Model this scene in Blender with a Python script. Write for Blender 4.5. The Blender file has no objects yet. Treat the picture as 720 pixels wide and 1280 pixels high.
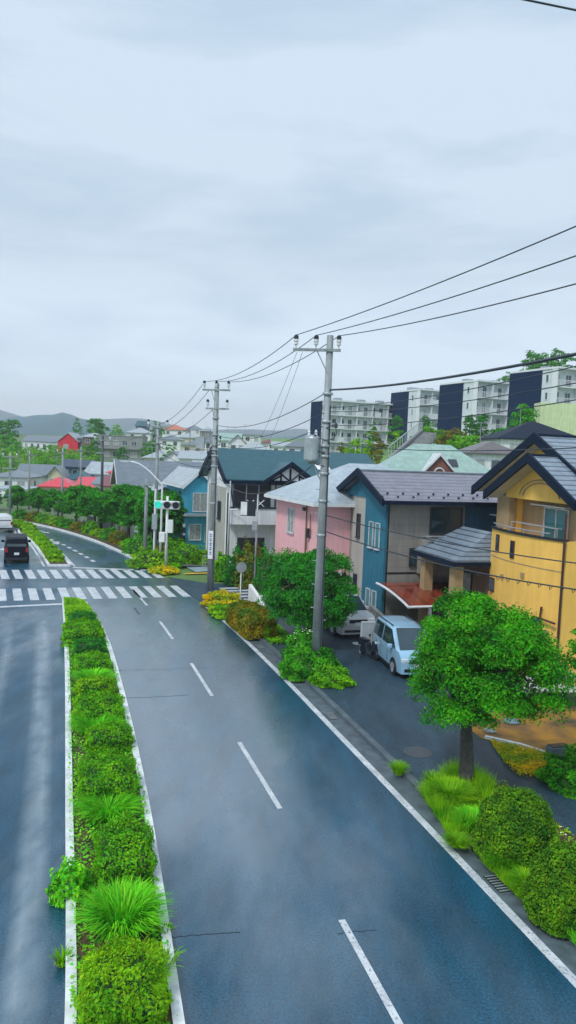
import bpy, math, random
import numpy as np
from mathutils import Vector, Matrix
random.seed(7)
rng=np.random.default_rng(7)
R=math.radians
S=bpy.context.scene
col=S.collection
# ------------------------------------------------------------------ camera, sky, sun
F=967.0; CH=8.5; PIT=R(4.43); ROLL=R(2.3)
cam=bpy.data.cameras.new('camera'); co=bpy.data.objects.new('camera',cam); col.objects.link(co); S.camera=co
cam.sensor_fit='VERTICAL'; cam.sensor_height=36; cam.lens=36*F/1280; cam.clip_end=6000; cam.clip_start=.1
co.matrix_world=Matrix.Translation((0,0,CH))@Matrix.Rotation(R(90)-PIT,4,'X')@Matrix.Rotation(ROLL,4,'Z')
SUN_EL=R(52); SUN_AZ=R(215)     # azimuth clockwise from +Y: behind and left of the viewer
w=bpy.data.worlds.new('World'); S.world=w; w.use_nodes=True
nt=w.node_tree; N=nt.nodes; Lk=nt.links
bg=N['Background']; bg.inputs['Strength'].default_value=.1
sky=N.new('ShaderNodeTexSky'); sky.sky_type='NISHITA'; sky.sun_disc=False; sky.sun_elevation=SUN_EL; sky.sun_rotation=SUN_AZ
tc=N.new('ShaderNodeTexCoord')
mp=N.new('ShaderNodeMapping'); mp.inputs['Scale'].default_value=(1,1,4.6); mp.inputs['Rotation'].default_value=(R(8),R(-6),0); Lk.new(tc.outputs['Generated'],mp.inputs[0])
n1=N.new('ShaderNodeTexNoise'); n1.inputs['Scale'].default_value=2.6; n1.inputs['Detail'].default_value=6; n1.inputs['Roughness'].default_value=.58; n1.inputs['Distortion'].default_value=.35; Lk.new(mp.outputs[0],n1.inputs[0])
rp=N.new('ShaderNodeValToRGB'); e=rp.color_ramp.elements
e[0].position=.36; e[0].color=(3.75,4.75,5.8,1); e[1].position=.56; e[1].color=(4.75,5.65,6.6,1)
Lk.new(n1.outputs[0],rp.inputs[0])
sx=N.new('ShaderNodeSeparateXYZ'); Lk.new(tc.outputs['Generated'],sx.inputs[0])
r2=N.new('ShaderNodeValToRGB'); e=r2.color_ramp.elements   # the overcast is brightest low down, duller overhead
e[0].position=.0; e[0].color=(1.50,1.50,1.50,1); e[1].position=.75; e[1].color=(.97,.985,1.0,1)
x_=r2.color_ramp.elements.new(.22); x_.color=(1.0,1.0,1.0,1)
Lk.new(sx.outputs[2],r2.inputs[0])
m1=N.new('ShaderNodeMix'); m1.data_type='RGBA'; m1.blend_type='MULTIPLY'; m1.inputs[0].default_value=1
Lk.new(rp.outputs[0],m1.inputs[6]); Lk.new(r2.outputs[0],m1.inputs[7])
m2=N.new('ShaderNodeMix'); m2.data_type='RGBA'; m2.inputs[0].default_value=.93
Lk.new(sky.outputs[0],m2.inputs[6]); Lk.new(m1.outputs[2],m2.inputs[7]); Lk.new(m2.outputs[2],bg.inputs[0])
sl=bpy.data.lights.new('sun','SUN'); sl.energy=1.5; sl.angle=R(10); sl.color=(1,.97,.93)
so=bpy.data.objects.new('sun',sl); col.objects.link(so)
d=Vector((math.sin(SUN_AZ)*math.cos(SUN_EL),math.cos(SUN_AZ)*math.cos(SUN_EL),math.sin(SUN_EL)))
so.rotation_euler=d.to_track_quat('Z','Y').to_euler()
S.view_settings.view_transform='Standard'; S.view_settings.look='None'; S.view_settings.exposure=.62; S.view_settings.gamma=1
S.render.engine='CYCLES'; S.cycles.volume_bounces=0; S.cycles.max_bounces=6; S.cycles.transparent_max_bounces=6

# ------------------------------------------------------------------ measuring helpers
def ray(px,py):
    u=(px-360)/F; v=(640-py)/F; c,s=math.cos(ROLL),math.sin(ROLL)
    u2=u*c-v*s; v2=u*s+v*c
    return (u2, math.cos(PIT)+v2*math.sin(PIT), -math.sin(PIT)+v2*math.cos(PIT))
def G(px,py,z=0):
    r=ray(px,py); t=(z-CH)/r[2]; return (r[0]*t,r[1]*t)
def A(px,py,Y):
    r=ray(px,py); t=Y/r[1]; return (r[0]*t,Y,CH+r[2]*t)
def smooth(pts,n=8):
    out=[]; P=[pts[0]]+list(pts)+[pts[-1]]
    for i in range(1,len(P)-2):
        a,b,c,d=[np.array(q,float) for q in P[i-1:i+3]]
        for k in range(n):
            t=k/n
            out.append(tuple(.5*((2*b)+(-a+c)*t+(2*a-5*b+4*c-d)*t*t+(-a+3*b-3*c+d)*t**3)))
    out.append(tuple(pts[-1])); return out
def resample(pl,step):
    out=[pl[0]]; acc=0
    for a,b in zip(pl,pl[1:]):
        L=math.dist(a,b)
        while acc+L>=step:
            t=(step-acc)/L; a=(a[0]+(b[0]-a[0])*t,a[1]+(b[1]-a[1])*t); out.append(a); L=math.dist(a,b); acc=0
            if L<1e-6: break
        acc+=L
    return out
def tang(pl,i):
    a=pl[max(0,i-1)]; b=pl[min(len(pl)-1,i+1)]; L=math.dist(a,b) or 1
    return ((b[0]-a[0])/L,(b[1]-a[1])/L)
def offset(pl,dd):     # dd>0 : to the right of travel
    o=[]
    for i,p in enumerate(pl):
        t=tang(pl,i); o.append((p[0]+t[1]*dd,p[1]-t[0]*dd))
    return o
def sst(a,b,x):
    t=min(1,max(0,(x-a)/(b-a))); return t*t*(3-2*t)

# ------------------------------------------------------------------ mesh builder
class MB:
    def __init__(s): s.v=[]; s.f=[]
    def quad(s,*p): n=len(s.v); s.v+=[tuple(q) for q in p]; s.f.append(tuple(range(n,n+len(p)))); return s
    def box(s,x0,x1,y0,y1,z0,z1):
        n=len(s.v); s.v+=[(x,y,z) for z in (z0,z1) for x,y in ((x0,y0),(x1,y0),(x1,y1),(x0,y1))]
        s.f+=[tuple(n+i for i in q) for q in ((3,2,1,0),(4,5,6,7),(0,1,5,4),(1,2,6,5),(2,3,7,6),(3,0,4,7))]; return s
    def obox(s,c,u,L,W,z0,z1):     # box centred c, long axis dir u
        n=len(s.v); v=(-u[1],u[0])
        s.v+=[(c[0]+u[0]*a*L/2+v[0]*b*W/2,c[1]+u[1]*a*L/2+v[1]*b*W/2,z) for z in (z0,z1) for a,b in ((-1,-1),(1,-1),(1,1),(-1,1))]
        s.f+=[tuple(n+i for i in q) for q in ((3,2,1,0),(4,5,6,7),(0,1,5,4),(1,2,6,5),(2,3,7,6),(3,0,4,7))]; return s
    def ext(s,poly,axis,a0,a1):    # poly in the two other axes (x: y,z ; y: x,z ; z: x,y)
        n=len(s.v); k=len(poly)
        for a in (a0,a1):
            for p,q in poly: s.v.append({'x':(a,p,q),'y':(p,a,q),'z':(p,q,a)}[axis])
        s.f.append(tuple(range(n+k-1,n-1,-1))); s.f.append(tuple(range(n+k,n+2*k)))
        for i in range(k): j=(i+1)%k; s.f.append((n+i,n+j,n+k+j,n+k+i))
        return s
    def tube(s,path,r,seg=6,cap=True):
        n0=len(s.v); P=[Vector(p) for p in path]; rs=r if isinstance(r,(list,tuple)) else [r]*len(P)
        up=None
        for i,p in enumerate(P):
            t=(P[min(i+1,len(P)-1)]-P[max(i-1,0)]).normalized()
            if up is None: up=Vector((0,0,1)) if abs(t.z)<.9 else Vector((1,0,0))
            a=t.cross(up).normalized(); b=a.cross(t).normalized()
            for k in range(seg):
                th=2*math.pi*k/seg; s.v.append(tuple(p+a*math.cos(th)*rs[i]+b*math.sin(th)*rs[i]))
            up=b
        for i in range(len(P)-1):
            for k in range(seg):
                j=(k+1)%seg; A0=n0+i*seg; B0=A0+seg
                s.f.append((A0+k,A0+j,B0+j,B0+k))
        if cap: s.f.append(tuple(n0+k for k in range(seg))[::-1]); s.f.append(tuple(n0+(len(P)-1)*seg+k for k in range(seg)))
        return s
    def lathe(s,prof,c=(0,0,0),seg=16,axis='z'):
        n=len(s.v)
        for r,h in prof:
            for k in range(seg):
                th=2*math.pi*k/seg; a,b=r*math.cos(th),r*math.sin(th)
                v={'z':(a,b,h),'y':(a,h,b),'x':(h,a,b)}[axis]; s.v.append((v[0]+c[0],v[1]+c[1],v[2]+c[2]))
        for i in range(len(prof)-1):
            for k in range(seg):
                j=(k+1)%seg; a=n+i*seg; b=a+seg; s.f.append((a+k,a+j,b+j,b+k))
        s.f.append(tuple(n+k for k in range(seg))[::-1]); s.f.append(tuple(n+(len(prof)-1)*seg+k for k in range(seg)))
        return s
    def strip(s,l,r,z):
        n=len(s.v); k=len(l)
        s.v+=[(p[0],p[1],z) for p in l]+[(p[0],p[1],z) for p in r]
        for i in range(k-1): s.f.append((n+i,n+k+i,n+k+i+1,n+i+1))
        return s
    def kerb(s,pl,w,z0,z1):
        a=offset(pl,-w/2); b=offset(pl,w/2)
        for i in range(len(pl)-1):
            n=len(s.v)
            for q in ((a[i]),(b[i]),(b[i+1]),(a[i+1])): s.v.append((q[0],q[1],z0))
            for q in ((a[i]),(b[i]),(b[i+1]),(a[i+1])): s.v.append((q[0],q[1],z1))
            s.f+=[(n+4,n+5,n+6,n+7),(n+1,n+2,n+6,n+5),(n+3,n,n+4,n+7)]
            if i==0: s.f.append((n,n+1,n+5,n+4))
            if i==len(pl)-2: s.f.append((n+2,n+3,n+7,n+6))
        return s
    def build(s,name,m,parent=None,smooth=False,bevel=0,sub=0,**kw):
        me=bpy.data.meshes.new(name); me.from_pydata(s.v,[],s.f); me.update()
        return link(name,me,m,parent,smooth,bevel,sub,**kw)
def link(name,me,m,parent=None,smooth=False,bevel=0,sub=0,label=None,cat=None,group=None,kind=None):
    o=bpy.data.objects.new(name,me); col.objects.link(o)
    for x in (m if isinstance(m,(list,tuple)) else [m]): me.materials.append(x)
    if parent: o.parent=parent
    if smooth: me.shade_smooth()
    if bevel:
        b=o.modifiers.new('bevel','BEVEL'); b.width=bevel; b.segments=2; b.limit_method='ANGLE'; b.angle_limit=R(40)
    if sub:
        b=o.modifiers.new('sub','SUBSURF'); b.levels=sub; b.render_levels=sub
    tag(o,label,cat,group,kind); return o
def tag(o,label=None,cat=None,group=None,kind=None):
    if label: o['label']=label
    if cat: o['category']=cat
    if group: o['group']=group
    if kind: o['kind']=kind
    return o
def empty(name,loc,rz=0,label=None,cat=None,group=None):
    o=bpy.data.objects.new(name,None); col.objects.link(o); o.location=loc; o.rotation_euler=(0,0,rz); o.empty_display_size=.2
    return tag(o,label,cat,group)
def copy_tree(o,parent=None):
    c=o.copy(); col.objects.link(c); c.parent=parent
    for ch in list(o.children): copy_tree(ch,c)
    return c

# ------------------------------------------------------------------ materials
def mat(name,c,rough=.6,var=.15,scale=3,bump=0,bscale=40,spec=.5,metal=0,stripe=None,trans=0,dirt=0,c2=None,island=False,coat=0):
    m=bpy.data.materials.new(name); m.use_nodes=True; nt=m.node_tree; n=nt.nodes; L=nt.links; b=n['Principled BSDF']
    b.inputs['Roughness'].default_value=rough; b.inputs['Specular IOR Level'].default_value=spec; b.inputs['Metallic'].default_value=metal
    if coat: b.inputs['Coat Weight'].default_value=coat; b.inputs['Coat Roughness'].default_value=.08
    tc=n.new('ShaderNodeTexCoord'); no=n.new('ShaderNodeTexNoise'); no.inputs['Scale'].default_value=scale; no.inputs['Detail'].default_value=5
    L.new(tc.outputs['Object'],no.inputs[0])
    r=n.new('ShaderNodeValToRGB'); L.new(no.outputs[0],r.inputs[0]); e=r.color_ramp.elements
    lo=c2 or tuple(x*(1-var) for x in c); hi=tuple(min(1,x*(1+var)) for x in c)
    e[0].position=.33; e[0].color=(*lo,1); e[1].position=.67; e[1].color=(*hi,1)
    out=r.outputs[0]
    if island:
        g=n.new('ShaderNodeNewGeometry'); hs=n.new('ShaderNodeHueSaturation')
        mr=n.new('ShaderNodeMapRange'); mr.inputs[3].default_value=.72; mr.inputs[4].default_value=1.28
        L.new(g.outputs['Random Per Island'],mr.inputs[0]); L.new(mr.outputs[0],hs.inputs['Value'])
        mr2=n.new('ShaderNodeMapRange'); mr2.inputs[3].default_value=.475; mr2.inputs[4].default_value=.52
        w=n.new('ShaderNodeMath'); w.operation='FRACT'; ml=n.new('ShaderNodeMath'); ml.operation='MULTIPLY'; ml.inputs[1].default_value=17.3
        L.new(g.outputs['Random Per Island'],ml.inputs[0]); L.new(ml.outputs[0],w.inputs[0]); L.new(w.outputs[0],mr2.inputs[0]); L.new(mr2.outputs[0],hs.inputs['Hue'])
        L.new(out,hs.inputs['Color']); out=hs.outputs[0]
    if dirt:
        mp=n.new('ShaderNodeMapping'); mp.inputs['Scale'].default_value=(2.2,2.2,.25); L.new(tc.outputs['Object'],mp.inputs[0])
        n3=n.new('ShaderNodeTexNoise'); n3.inputs['Scale'].default_value=2; n3.inputs['Detail'].default_value=6; L.new(mp.outputs[0],n3.inputs[0])
        r3=n.new('ShaderNodeValToRGB'); r3.color_ramp.elements[0].position=.42; r3.color_ramp.elements[0].color=(1-dirt,1-dirt,1-dirt*1.1,1); r3.color_ramp.elements[1].position=.62; r3.color_ramp.elements[1].color=(1,1,1,1)
        L.new(n3.outputs[0],r3.inputs[0]); mx=n.new('ShaderNodeMix'); mx.data_type='RGBA'; mx.blend_type='MULTIPLY'; mx.inputs[0].default_value=1
        L.new(out,mx.inputs[6]); L.new(r3.outputs[0],mx.inputs[7]); out=mx.outputs[2]
    hgt=None
    if stripe:      # (axis, spacing, strength, darkness)
        ax,sp,st,dk=stripe
        sx=n.new('ShaderNodeSeparateXYZ'); L.new(tc.outputs['Object'],sx.inputs[0])
        dv=n.new('ShaderNodeMath'); dv.operation='DIVIDE'; dv.inputs[1].default_value=sp; L.new(sx.outputs['xyz'.index(ax)],dv.inputs[0])
        fr=n.new('ShaderNodeMath'); fr.operation='FRACT'; L.new(dv.outputs[0],fr.inputs[0])
        r4=n.new('ShaderNodeValToRGB'); q=r4.color_ramp.elements; q[0].position=0; q[0].color=(1-dk,)*3+(1,); q[1].position=.32; q[1].color=(1,1,1,1); z=q.new(.12); z.color=(1-dk,)*3+(1,)
        L.new(fr.outputs[0],r4.inputs[0]); mx=n.new('ShaderNodeMix'); mx.data_type='RGBA'; mx.blend_type='MULTIPLY'; mx.inputs[0].default_value=1
        L.new(out,mx.inputs[6]); L.new(r4.outputs[0],mx.inputs[7]); out=mx.outputs[2]
        bp=n.new('ShaderNodeBump'); bp.inputs['Strength'].default_value=st; bp.inputs['Distance'].default_value=.03; L.new(r4.outputs[0],bp.inputs['Height']); hgt=bp
    if bump:
        n2=n.new('ShaderNodeTexNoise'); n2.inputs['Scale'].default_value=bscale; n2.inputs['Detail'].default_value=4; L.new(tc.outputs['Object'],n2.inputs[0])
        b2=n.new('ShaderNodeBump'); b2.inputs['Strength'].default_value=bump; b2.inputs['Distance'].default_value=.02; L.new(n2.outputs[0],b2.inputs['Height'])
        if hgt: L.new(hgt.outputs[0],b2.inputs['Normal'])
        hgt=b2
    if hgt: L.new(hgt.outputs[0],b.inputs['Normal'])
    L.new(out,b.inputs['Base Color'])
    if trans:
        t=n.new('ShaderNodeBsdfTranslucent'); L.new(out,t.inputs[0]); ms=n.new('ShaderNodeMixShader'); ms.inputs[0].default_value=trans
        L.new(b.outputs[0],ms.inputs[1]); L.new(t.outputs[0],ms.inputs[2]); L.new(ms.outputs[0],n['Material Output'].inputs[0])
    return m
def leaf(name,c,c2=None,scale=1.6,rough=.6): return mat(name,c,rough,.3,scale,c2=c2,island=True,trans=.3,spec=.15)
M={}
M['leaf_tree']=leaf('leaf_tree',(.075,.42,.008),(.012,.15,.010))
M['leaf_box']=leaf('leaf_box',(.13,.32,.006),(.022,.13,.010),2.5)
M['leaf_dark']=leaf('leaf_dark',(.03,.30,.012),(.012,.16,.02))
M['leaf_street']=leaf('leaf_street',(.05,.33,.012),(.012,.15,.02),.5)
M['leaf_lime']=leaf('leaf_lime',(.25,.50,.005),(.08,.32,.006),1.2)
M['leaf_mid']=leaf('leaf_mid',(.17,.48,.006),(.05,.28,.008))
M['leaf_rust']=leaf('leaf_rust',(.27,.20,.006),(.05,.17,.008),1.0)
M['leaf_gold']=leaf('leaf_gold',(.72,.50,.006),(.22,.45,.008),1.2)
M['grass']=leaf('grass',(.20,.66,.02),(.08,.46,.015),1.5)
M['grass_lime']=leaf('grass_lime',(.28,.56,.008),(.09,.36,.008),1.5)
M['flower']=mat('flower',(.85,.85,.75),.6)
M['bark']=mat('bark',(.07,.065,.06),.7,.4,6,.8,25,dirt=.3)
M['soil']=mat('soil',(.07,.045,.022),.7,.5,3,.8,30)
M['mud']=mat('mud',(.30,.14,.010),.4,.4,1.0,.4,20,c2=(.05,.035,.025))
M['concrete']=mat('concrete',(.28,.30,.31),.6,.15,5,.3,40,dirt=.35)
M['pole']=mat('pole',(.30,.34,.36),.6,.12,4,.2,40,dirt=.35)
M['kerbm']=mat('kerbm',(.085,.115,.135),.5,.3,3,.4,40)
M['kerb_white']=mat('kerb_white',(.78,.82,.84),.45,.1,2.5,.3,40,c2=(.62,.66,.68),dirt=.15)
M['dark']=mat('dark',(.012,.018,.028),.4)
M['steel']=mat('steel',(.38,.42,.45),.4,metal=.4)
M['white']=mat('white',(.72,.75,.77),.45,.08,3)
M['wire']=mat('wire',(.03,.045,.06),.5)
M['insul']=mat('insul',(.70,.72,.72),.2)
M['glass']=mat('glass',(.02,.045,.06),.06,.3,.8,spec=.9)
M['glass_teal']=mat('glass_teal',(.03,.20,.24),.08,.3,.8,spec=.9)
M['frame_w']=mat('frame_w',(.6,.63,.65),.4)
M['frame_d']=mat('frame_d',(.03,.04,.055),.4)
M['navy']=mat('navy',(.004,.014,.035),.6,spec=.15)
M['brown_d']=mat('brown_d',(.07,.025,.025),.4)

def asphalt(name,base,markers,cs=1.0):
    m=bpy.data.materials.new(name); m.use_nodes=True; nt=m.node_tree; n=nt.nodes; L=nt.links; b=n['Principled BSDF']
    g=n.new('ShaderNodeNewGeometry')
    def noise(sc,det=5,map_=None,ro=.55):
        t=n.new('ShaderNodeTexNoise'); t.inputs['Scale'].default_value=sc; t.inputs['Detail'].default_value=det; t.inputs['Roughness'].default_value=ro
        if map_:
            q=n.new('ShaderNodeMapping'); q.inputs['Scale'].default_value=map_; q.inputs['Rotation'].default_value=(0,0,R(-17)); L.new(g.outputs[0],q.inputs[0]); L.new(q.outputs[0],t.inputs[0])
        else: L.new(g.outputs[0],t.inputs[0])
        return t.outputs[0]
    def ramp(src,p0,c0,p1,c1):
        r=n.new('ShaderNodeValToRGB'); e=r.color_ramp.elements; e[0].position=p0; e[1].position=p1
        e[0].color=(*(c0 if isinstance(c0,tuple) else (c0,)*3),1); e[1].color=(*(c1 if isinstance(c1,tuple) else (c1,)*3),1); L.new(src,r.inputs[0]); return r.outputs[0]
    def mix(t,a,b_,f,ty='RGBA'):
        x=n.new('ShaderNodeMix'); x.data_type='RGBA'; x.blend_type=t
        if hasattr(f,'links'): L.new(f,x.inputs[0])
        else: x.inputs[0].default_value=f
        L.new(a,x.inputs[6])
        if hasattr(b_,'links'): L.new(b_,x.inputs[7])
        else: x.inputs[7].default_value=(*b_,1)
        return x.outputs[2]
    colr=ramp(noise(1.1,6,(1.6,.35,1)),.3,tuple(x*.72 for x in base),.7,tuple(x*1.3 for x in base))
    grit=ramp(noise(22,6,None,.75),.36,.35,.66,1.9); colr=mix('MULTIPLY',colr,grit,.9)
    at=n.new('ShaderNodeAttribute'); at.attribute_name='pale_band'
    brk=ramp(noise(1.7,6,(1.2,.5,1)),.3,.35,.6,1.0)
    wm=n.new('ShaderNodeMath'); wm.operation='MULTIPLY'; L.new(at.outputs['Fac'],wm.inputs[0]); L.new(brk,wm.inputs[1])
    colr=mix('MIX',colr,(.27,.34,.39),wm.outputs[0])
    L.new(colr,b.inputs['Base Color'])
    wet=noise(.22,5,(1.3,.55,1),.6)
    ro=ramp(wet,.36,.16/cs**.8,.62,min(.6,.44/cs**.5))
    L.new(ro,b.inputs['Roughness']); b.inputs['Specular IOR Level'].default_value=.35
    fl=n.new('ShaderNodeAttribute'); fl.attribute_name='film'
    wmx=n.new('ShaderNodeMath'); wmx.operation='MULTIPLY_ADD'; L.new(wet,wmx.inputs[0]); wmx.inputs[1].default_value=-1.6; wmx.inputs[2].default_value=.76
    wad=n.new('ShaderNodeMath'); wad.operation='ADD'; wad.use_clamp=True; L.new(wmx.outputs[0],wad.inputs[0]); L.new(fl.outputs['Fac'],wad.inputs[1])
    ct=ramp(wad.outputs[0],.15,.03*cs,.8,1.0*cs)
    L.new(ct,b.inputs['Coat Weight']); b.inputs['Coat Roughness'].default_value=.11; b.inputs['Coat IOR'].default_value=3.3
    bp=n.new('ShaderNodeBump'); bp.inputs['Strength'].default_value=.5; bp.inputs['Distance'].default_value=.008; L.new(noise(55,3),bp.inputs['Height'])
    b3=n.new('ShaderNodeBump'); b3.inputs['Strength'].default_value=.25; b3.inputs['Distance'].default_value=.05; L.new(noise(.9,4,(1.5,.4,1)),b3.inputs['Height']); L.new(bp.outputs[0],b3.inputs['Normal'])
    L.new(b3.outputs[0],b.inputs['Normal']); L.new(b3.outputs[0],b.inputs['Coat Normal'])
    return m
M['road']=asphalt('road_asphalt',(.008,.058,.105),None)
M['service']=asphalt('service_asphalt',(.022,.05,.075),None,.32)
def paint_mat():
    m=mat('road_paint',(.60,.64,.67),.4,.1,2,.2,60,c2=(.42,.46,.50)); n=m.node_tree.nodes; L=m.node_tree.links; b=n['Principled BSDF']
    g=n.new('ShaderNodeNewGeometry'); t=n.new('ShaderNodeTexNoise'); t.inputs['Scale'].default_value=14; t.inputs['Detail'].default_value=6; t.inputs['Roughness'].default_value=.7; L.new(g.outputs[0],t.inputs[0])
    r=n.new('ShaderNodeValToRGB'); r.color_ramp.elements[0].position=.33; r.color_ramp.elements[0].color=(0,0,0,1); r.color_ramp.elements[1].position=.46; r.color_ramp.elements[1].color=(1,1,1,1); L.new(t.outputs[0],r.inputs[0])
    x=n.new('ShaderNodeMix'); x.data_type='RGBA'; L.new(r.outputs[0],x.inputs[0]); x.inputs[6].default_value=(.07,.09,.11,1)
    src=b.inputs['Base Color'].links[0].from_socket; L.new(src,x.inputs[7]); L.new(x.outputs[2],b.inputs['Base Color']); return m
M['paint']=paint_mat()
def roofm(name,c,sp=.16,dk=.35,rough=.35,var=.12): return mat(name,c,rough,var,2,stripe=('z',sp,.5,dk),spec=.6,dirt=.12)

# ------------------------------------------------------------------ setting: ground
RE=smooth([(12,-12),(8.7,0),(5.04,12.1),(3.8,16.3),(1.94,22.5),(-.22,29.6),(-2.7,37.2),(-5.34,44.1),(-9.0,52.6),(-13.3,61.0),(-18.0,69.0),(-24.5,77.5),(-33,85.5),(-45,93),(-62,99),(-90,104)],10)
RE=resample(RE,1.0)
def nearest(pl,p): return min(range(len(pl)),key=lambda i:(pl[i][0]-p[0])**2+(pl[i][1]-p[1])**2)
def roadpt(i,dd):
    t=tang(RE,i); return (RE[i][0]+t[1]*dd,RE[i][1]-t[0]*dd)
TOWN=[(180,0),(330,11),(600,14)]
def hgt(x,y):
    h=0
    dd=y+abs(min(0,x+60))*.1
    h+=sst(135,240,dd)*6.0+sst(240,420,dd)*6.5
    h+=10.8*sst(2,26,x-(y-90)*.02)*sst(66,118,y)*(1-.35*sst(118,300,y))
    h+=2.5*sst(12,40,x)*sst(44,70,y)*(1-sst(66,118,y))
    h+=3.5*sst(-60,10,x)*sst(75,130,y)*(1-sst(2,26,x-(y-90)*.02))
    # left bank beyond the bend
    return h
def mk_terrain():
    xs=list(np.concatenate([np.arange(-2600,-300,230),np.arange(-300,-110,19),np.arange(-110,90,4.0),np.arange(90,300,19),np.arange(300,2700,230)]))
    ys=list(np.concatenate([[-400,-120,-60,-20],np.arange(0,260,4.0),np.arange(260,520,20),np.arange(520,3200,260)]))
    m=MB(); nx=len(xs)
    for y in ys:
        for x in xs: m.v.append((x,y,hgt(x,y)-.05+ (random.uniform(-.2,.2) if y>130 else 0)))
    for j in range(len(ys)-1):
        for i in range(nx-1): a=j*nx+i; m.f.append((a,a+1,a+nx+1,a+nx))
    return m.build('ground',M['ground'],smooth=True,kind='structure')
M['ground']=mat('ground',(.10,.24,.03),.8,.3,.05,.5,2,c2=(.07,.085,.06))
mk_terrain()
# road sheet with a wear attribute (pale lengthwise bands mixed into the base colour)
def road_sheet(name,L_,R_,z,mt,n=40,pale_bandf=None,filmf=None):
    m=MB(); k=len(L_)
    wv=[]; fv=[]
    for i in range(k):
        for j in range(n+1):
            t=j/n; x=L_[i][0]*(1-t)+R_[i][0]*t; y=L_[i][1]*(1-t)+R_[i][1]*t; m.v.append((x,y,z)); wv.append(pale_bandf(i,t) if pale_bandf else 0); fv.append(filmf(i,t) if filmf else 0)
    for i in range(k-1):
        for j in range(n): a=i*(n+1)+j; m.f.append((a,a+1,a+n+2,a+n+1))
    o=m.build(name,mt,kind='structure'); at=o.data.attributes.new('pale_band','FLOAT','POINT'); at.data.foreach_set('value',wv); at=o.data.attributes.new('film','FLOAT','POINT'); at.data.foreach_set('value',fv); return o
W_R=6.35
MLo=[]; 
def medoff(i):   # distance from right edge to median right side / left side
    return W_R
L_all=offset(RE,-16.6)
def pale_bandf(i,t):
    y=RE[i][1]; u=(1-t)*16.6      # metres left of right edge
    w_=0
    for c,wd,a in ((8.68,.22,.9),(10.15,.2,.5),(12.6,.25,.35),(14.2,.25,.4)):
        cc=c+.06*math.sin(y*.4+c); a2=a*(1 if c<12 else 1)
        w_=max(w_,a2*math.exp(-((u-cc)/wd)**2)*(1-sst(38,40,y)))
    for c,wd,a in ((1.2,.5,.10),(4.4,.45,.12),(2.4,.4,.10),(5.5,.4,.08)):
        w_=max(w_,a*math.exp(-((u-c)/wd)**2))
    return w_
def filmf(i,t):
    if RE[i][1]>48: return .45     # depth of the standing water film, shallow on the crowned right hand lane near the viewer
    y=RE[i][1]; u=(1-t)*16.6
    if u>7: return .22
    f=(.42+.75*sst(14,25,y))*sst(1.2,4.2,u+ (y-14)*.10)*sst(9,17,y+u*.8)
    return max(0,f*(1-.25*sst(34,44,y)))
road_sheet('main_road',L_all,RE,.0,M['road'],66,pale_bandf,filmf)
# left kerb and verge
lk=offset(RE,-16.75); MB().kerb(lk,.2,0,.13).build('kerb',M['kerbm'],kind='structure')
MB().strip(offset(RE,-20),offset(RE,-16.85),.12).build('pavement',M['concrete'],kind='structure')
# gutter, low kerb, service road on the right
i0=0; iI=nearest(RE,(-4.2,41.5)); iJ=nearest(RE,(-9.2,53.5))
MB().strip(RE[:iI],offset(RE,.62)[:iI],.002).build('gutter',M['kerbm'],kind='structure')
k1=offset(RE,.70)[:iI-1]; MB().kerb(k1,.2,0,.12).build('kerb',M['kerbm'],kind='structure')
ser=MB(); ser.strip(offset(RE,.80)[:iI+1],offset(RE,9.3)[:iI+1],.06); ser.build('service_road',M['service'],kind='structure')
# side street mouth
tI=tang(RE,iI)
def loc(i,a,dd): t=tang(RE,i); p=roadpt(i,dd); return (p[0]+t[0]*a,p[1]+t[1]*a)
side=MB(); q=[loc(iI,0,0),loc(iI,0,9.3),loc(iI,1.5,30),loc(iI,7.5,30),loc(iI,6.5,2.2),loc(iI,9.5,0)]
side.quad(*[(x,y,.008) for x,y in q][::-1]); side.build('side_street',M['service'],kind='structure')
# far kerb + pavement beyond the side street
far=offset(RE,.12)[iJ:]; MB().kerb(far,.24,0,.14).build('kerb',M['kerb_white'],kind='structure')
MB().strip(offset(RE,.24)[iJ:],offset(RE,2.4)[iJ:],.1).build('planting_bed',M['soil'],kind='structure')
MB().strip(offset(RE,2.4)[iJ:],offset(RE,5.0)[iJ:],.11).build('pavement',M['concrete'],kind='structure')
M['path']=mat('path',(.30,.40,.46),.4,.2,3,.2,20)
MB().quad(*[(x,y,.03) for x,y in (loc(iJ,-2.2,2.6),loc(iJ,1.2,2.6),loc(iJ,3.5,14),loc(iJ,1.2,14))][::-1]).build('pavement',M['path'],kind='structure')
M['tactile']=mat('tactile',(.72,.42,.03),.5,.2,3)
mk=MB()
for a0,a1,d0,d1 in ((-2.0,-.6,.5,1.1),(-2.9,-2.5,1.6,5.2)): mk.quad(*[(x,y,.036) for x,y in (loc(iJ,a0,d0),loc(iJ,a0,d1),loc(iJ,a1,d1),loc(iJ,a1,d0))])
mk.build('tactile_paving',M['tactile'],kind='structure')
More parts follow.
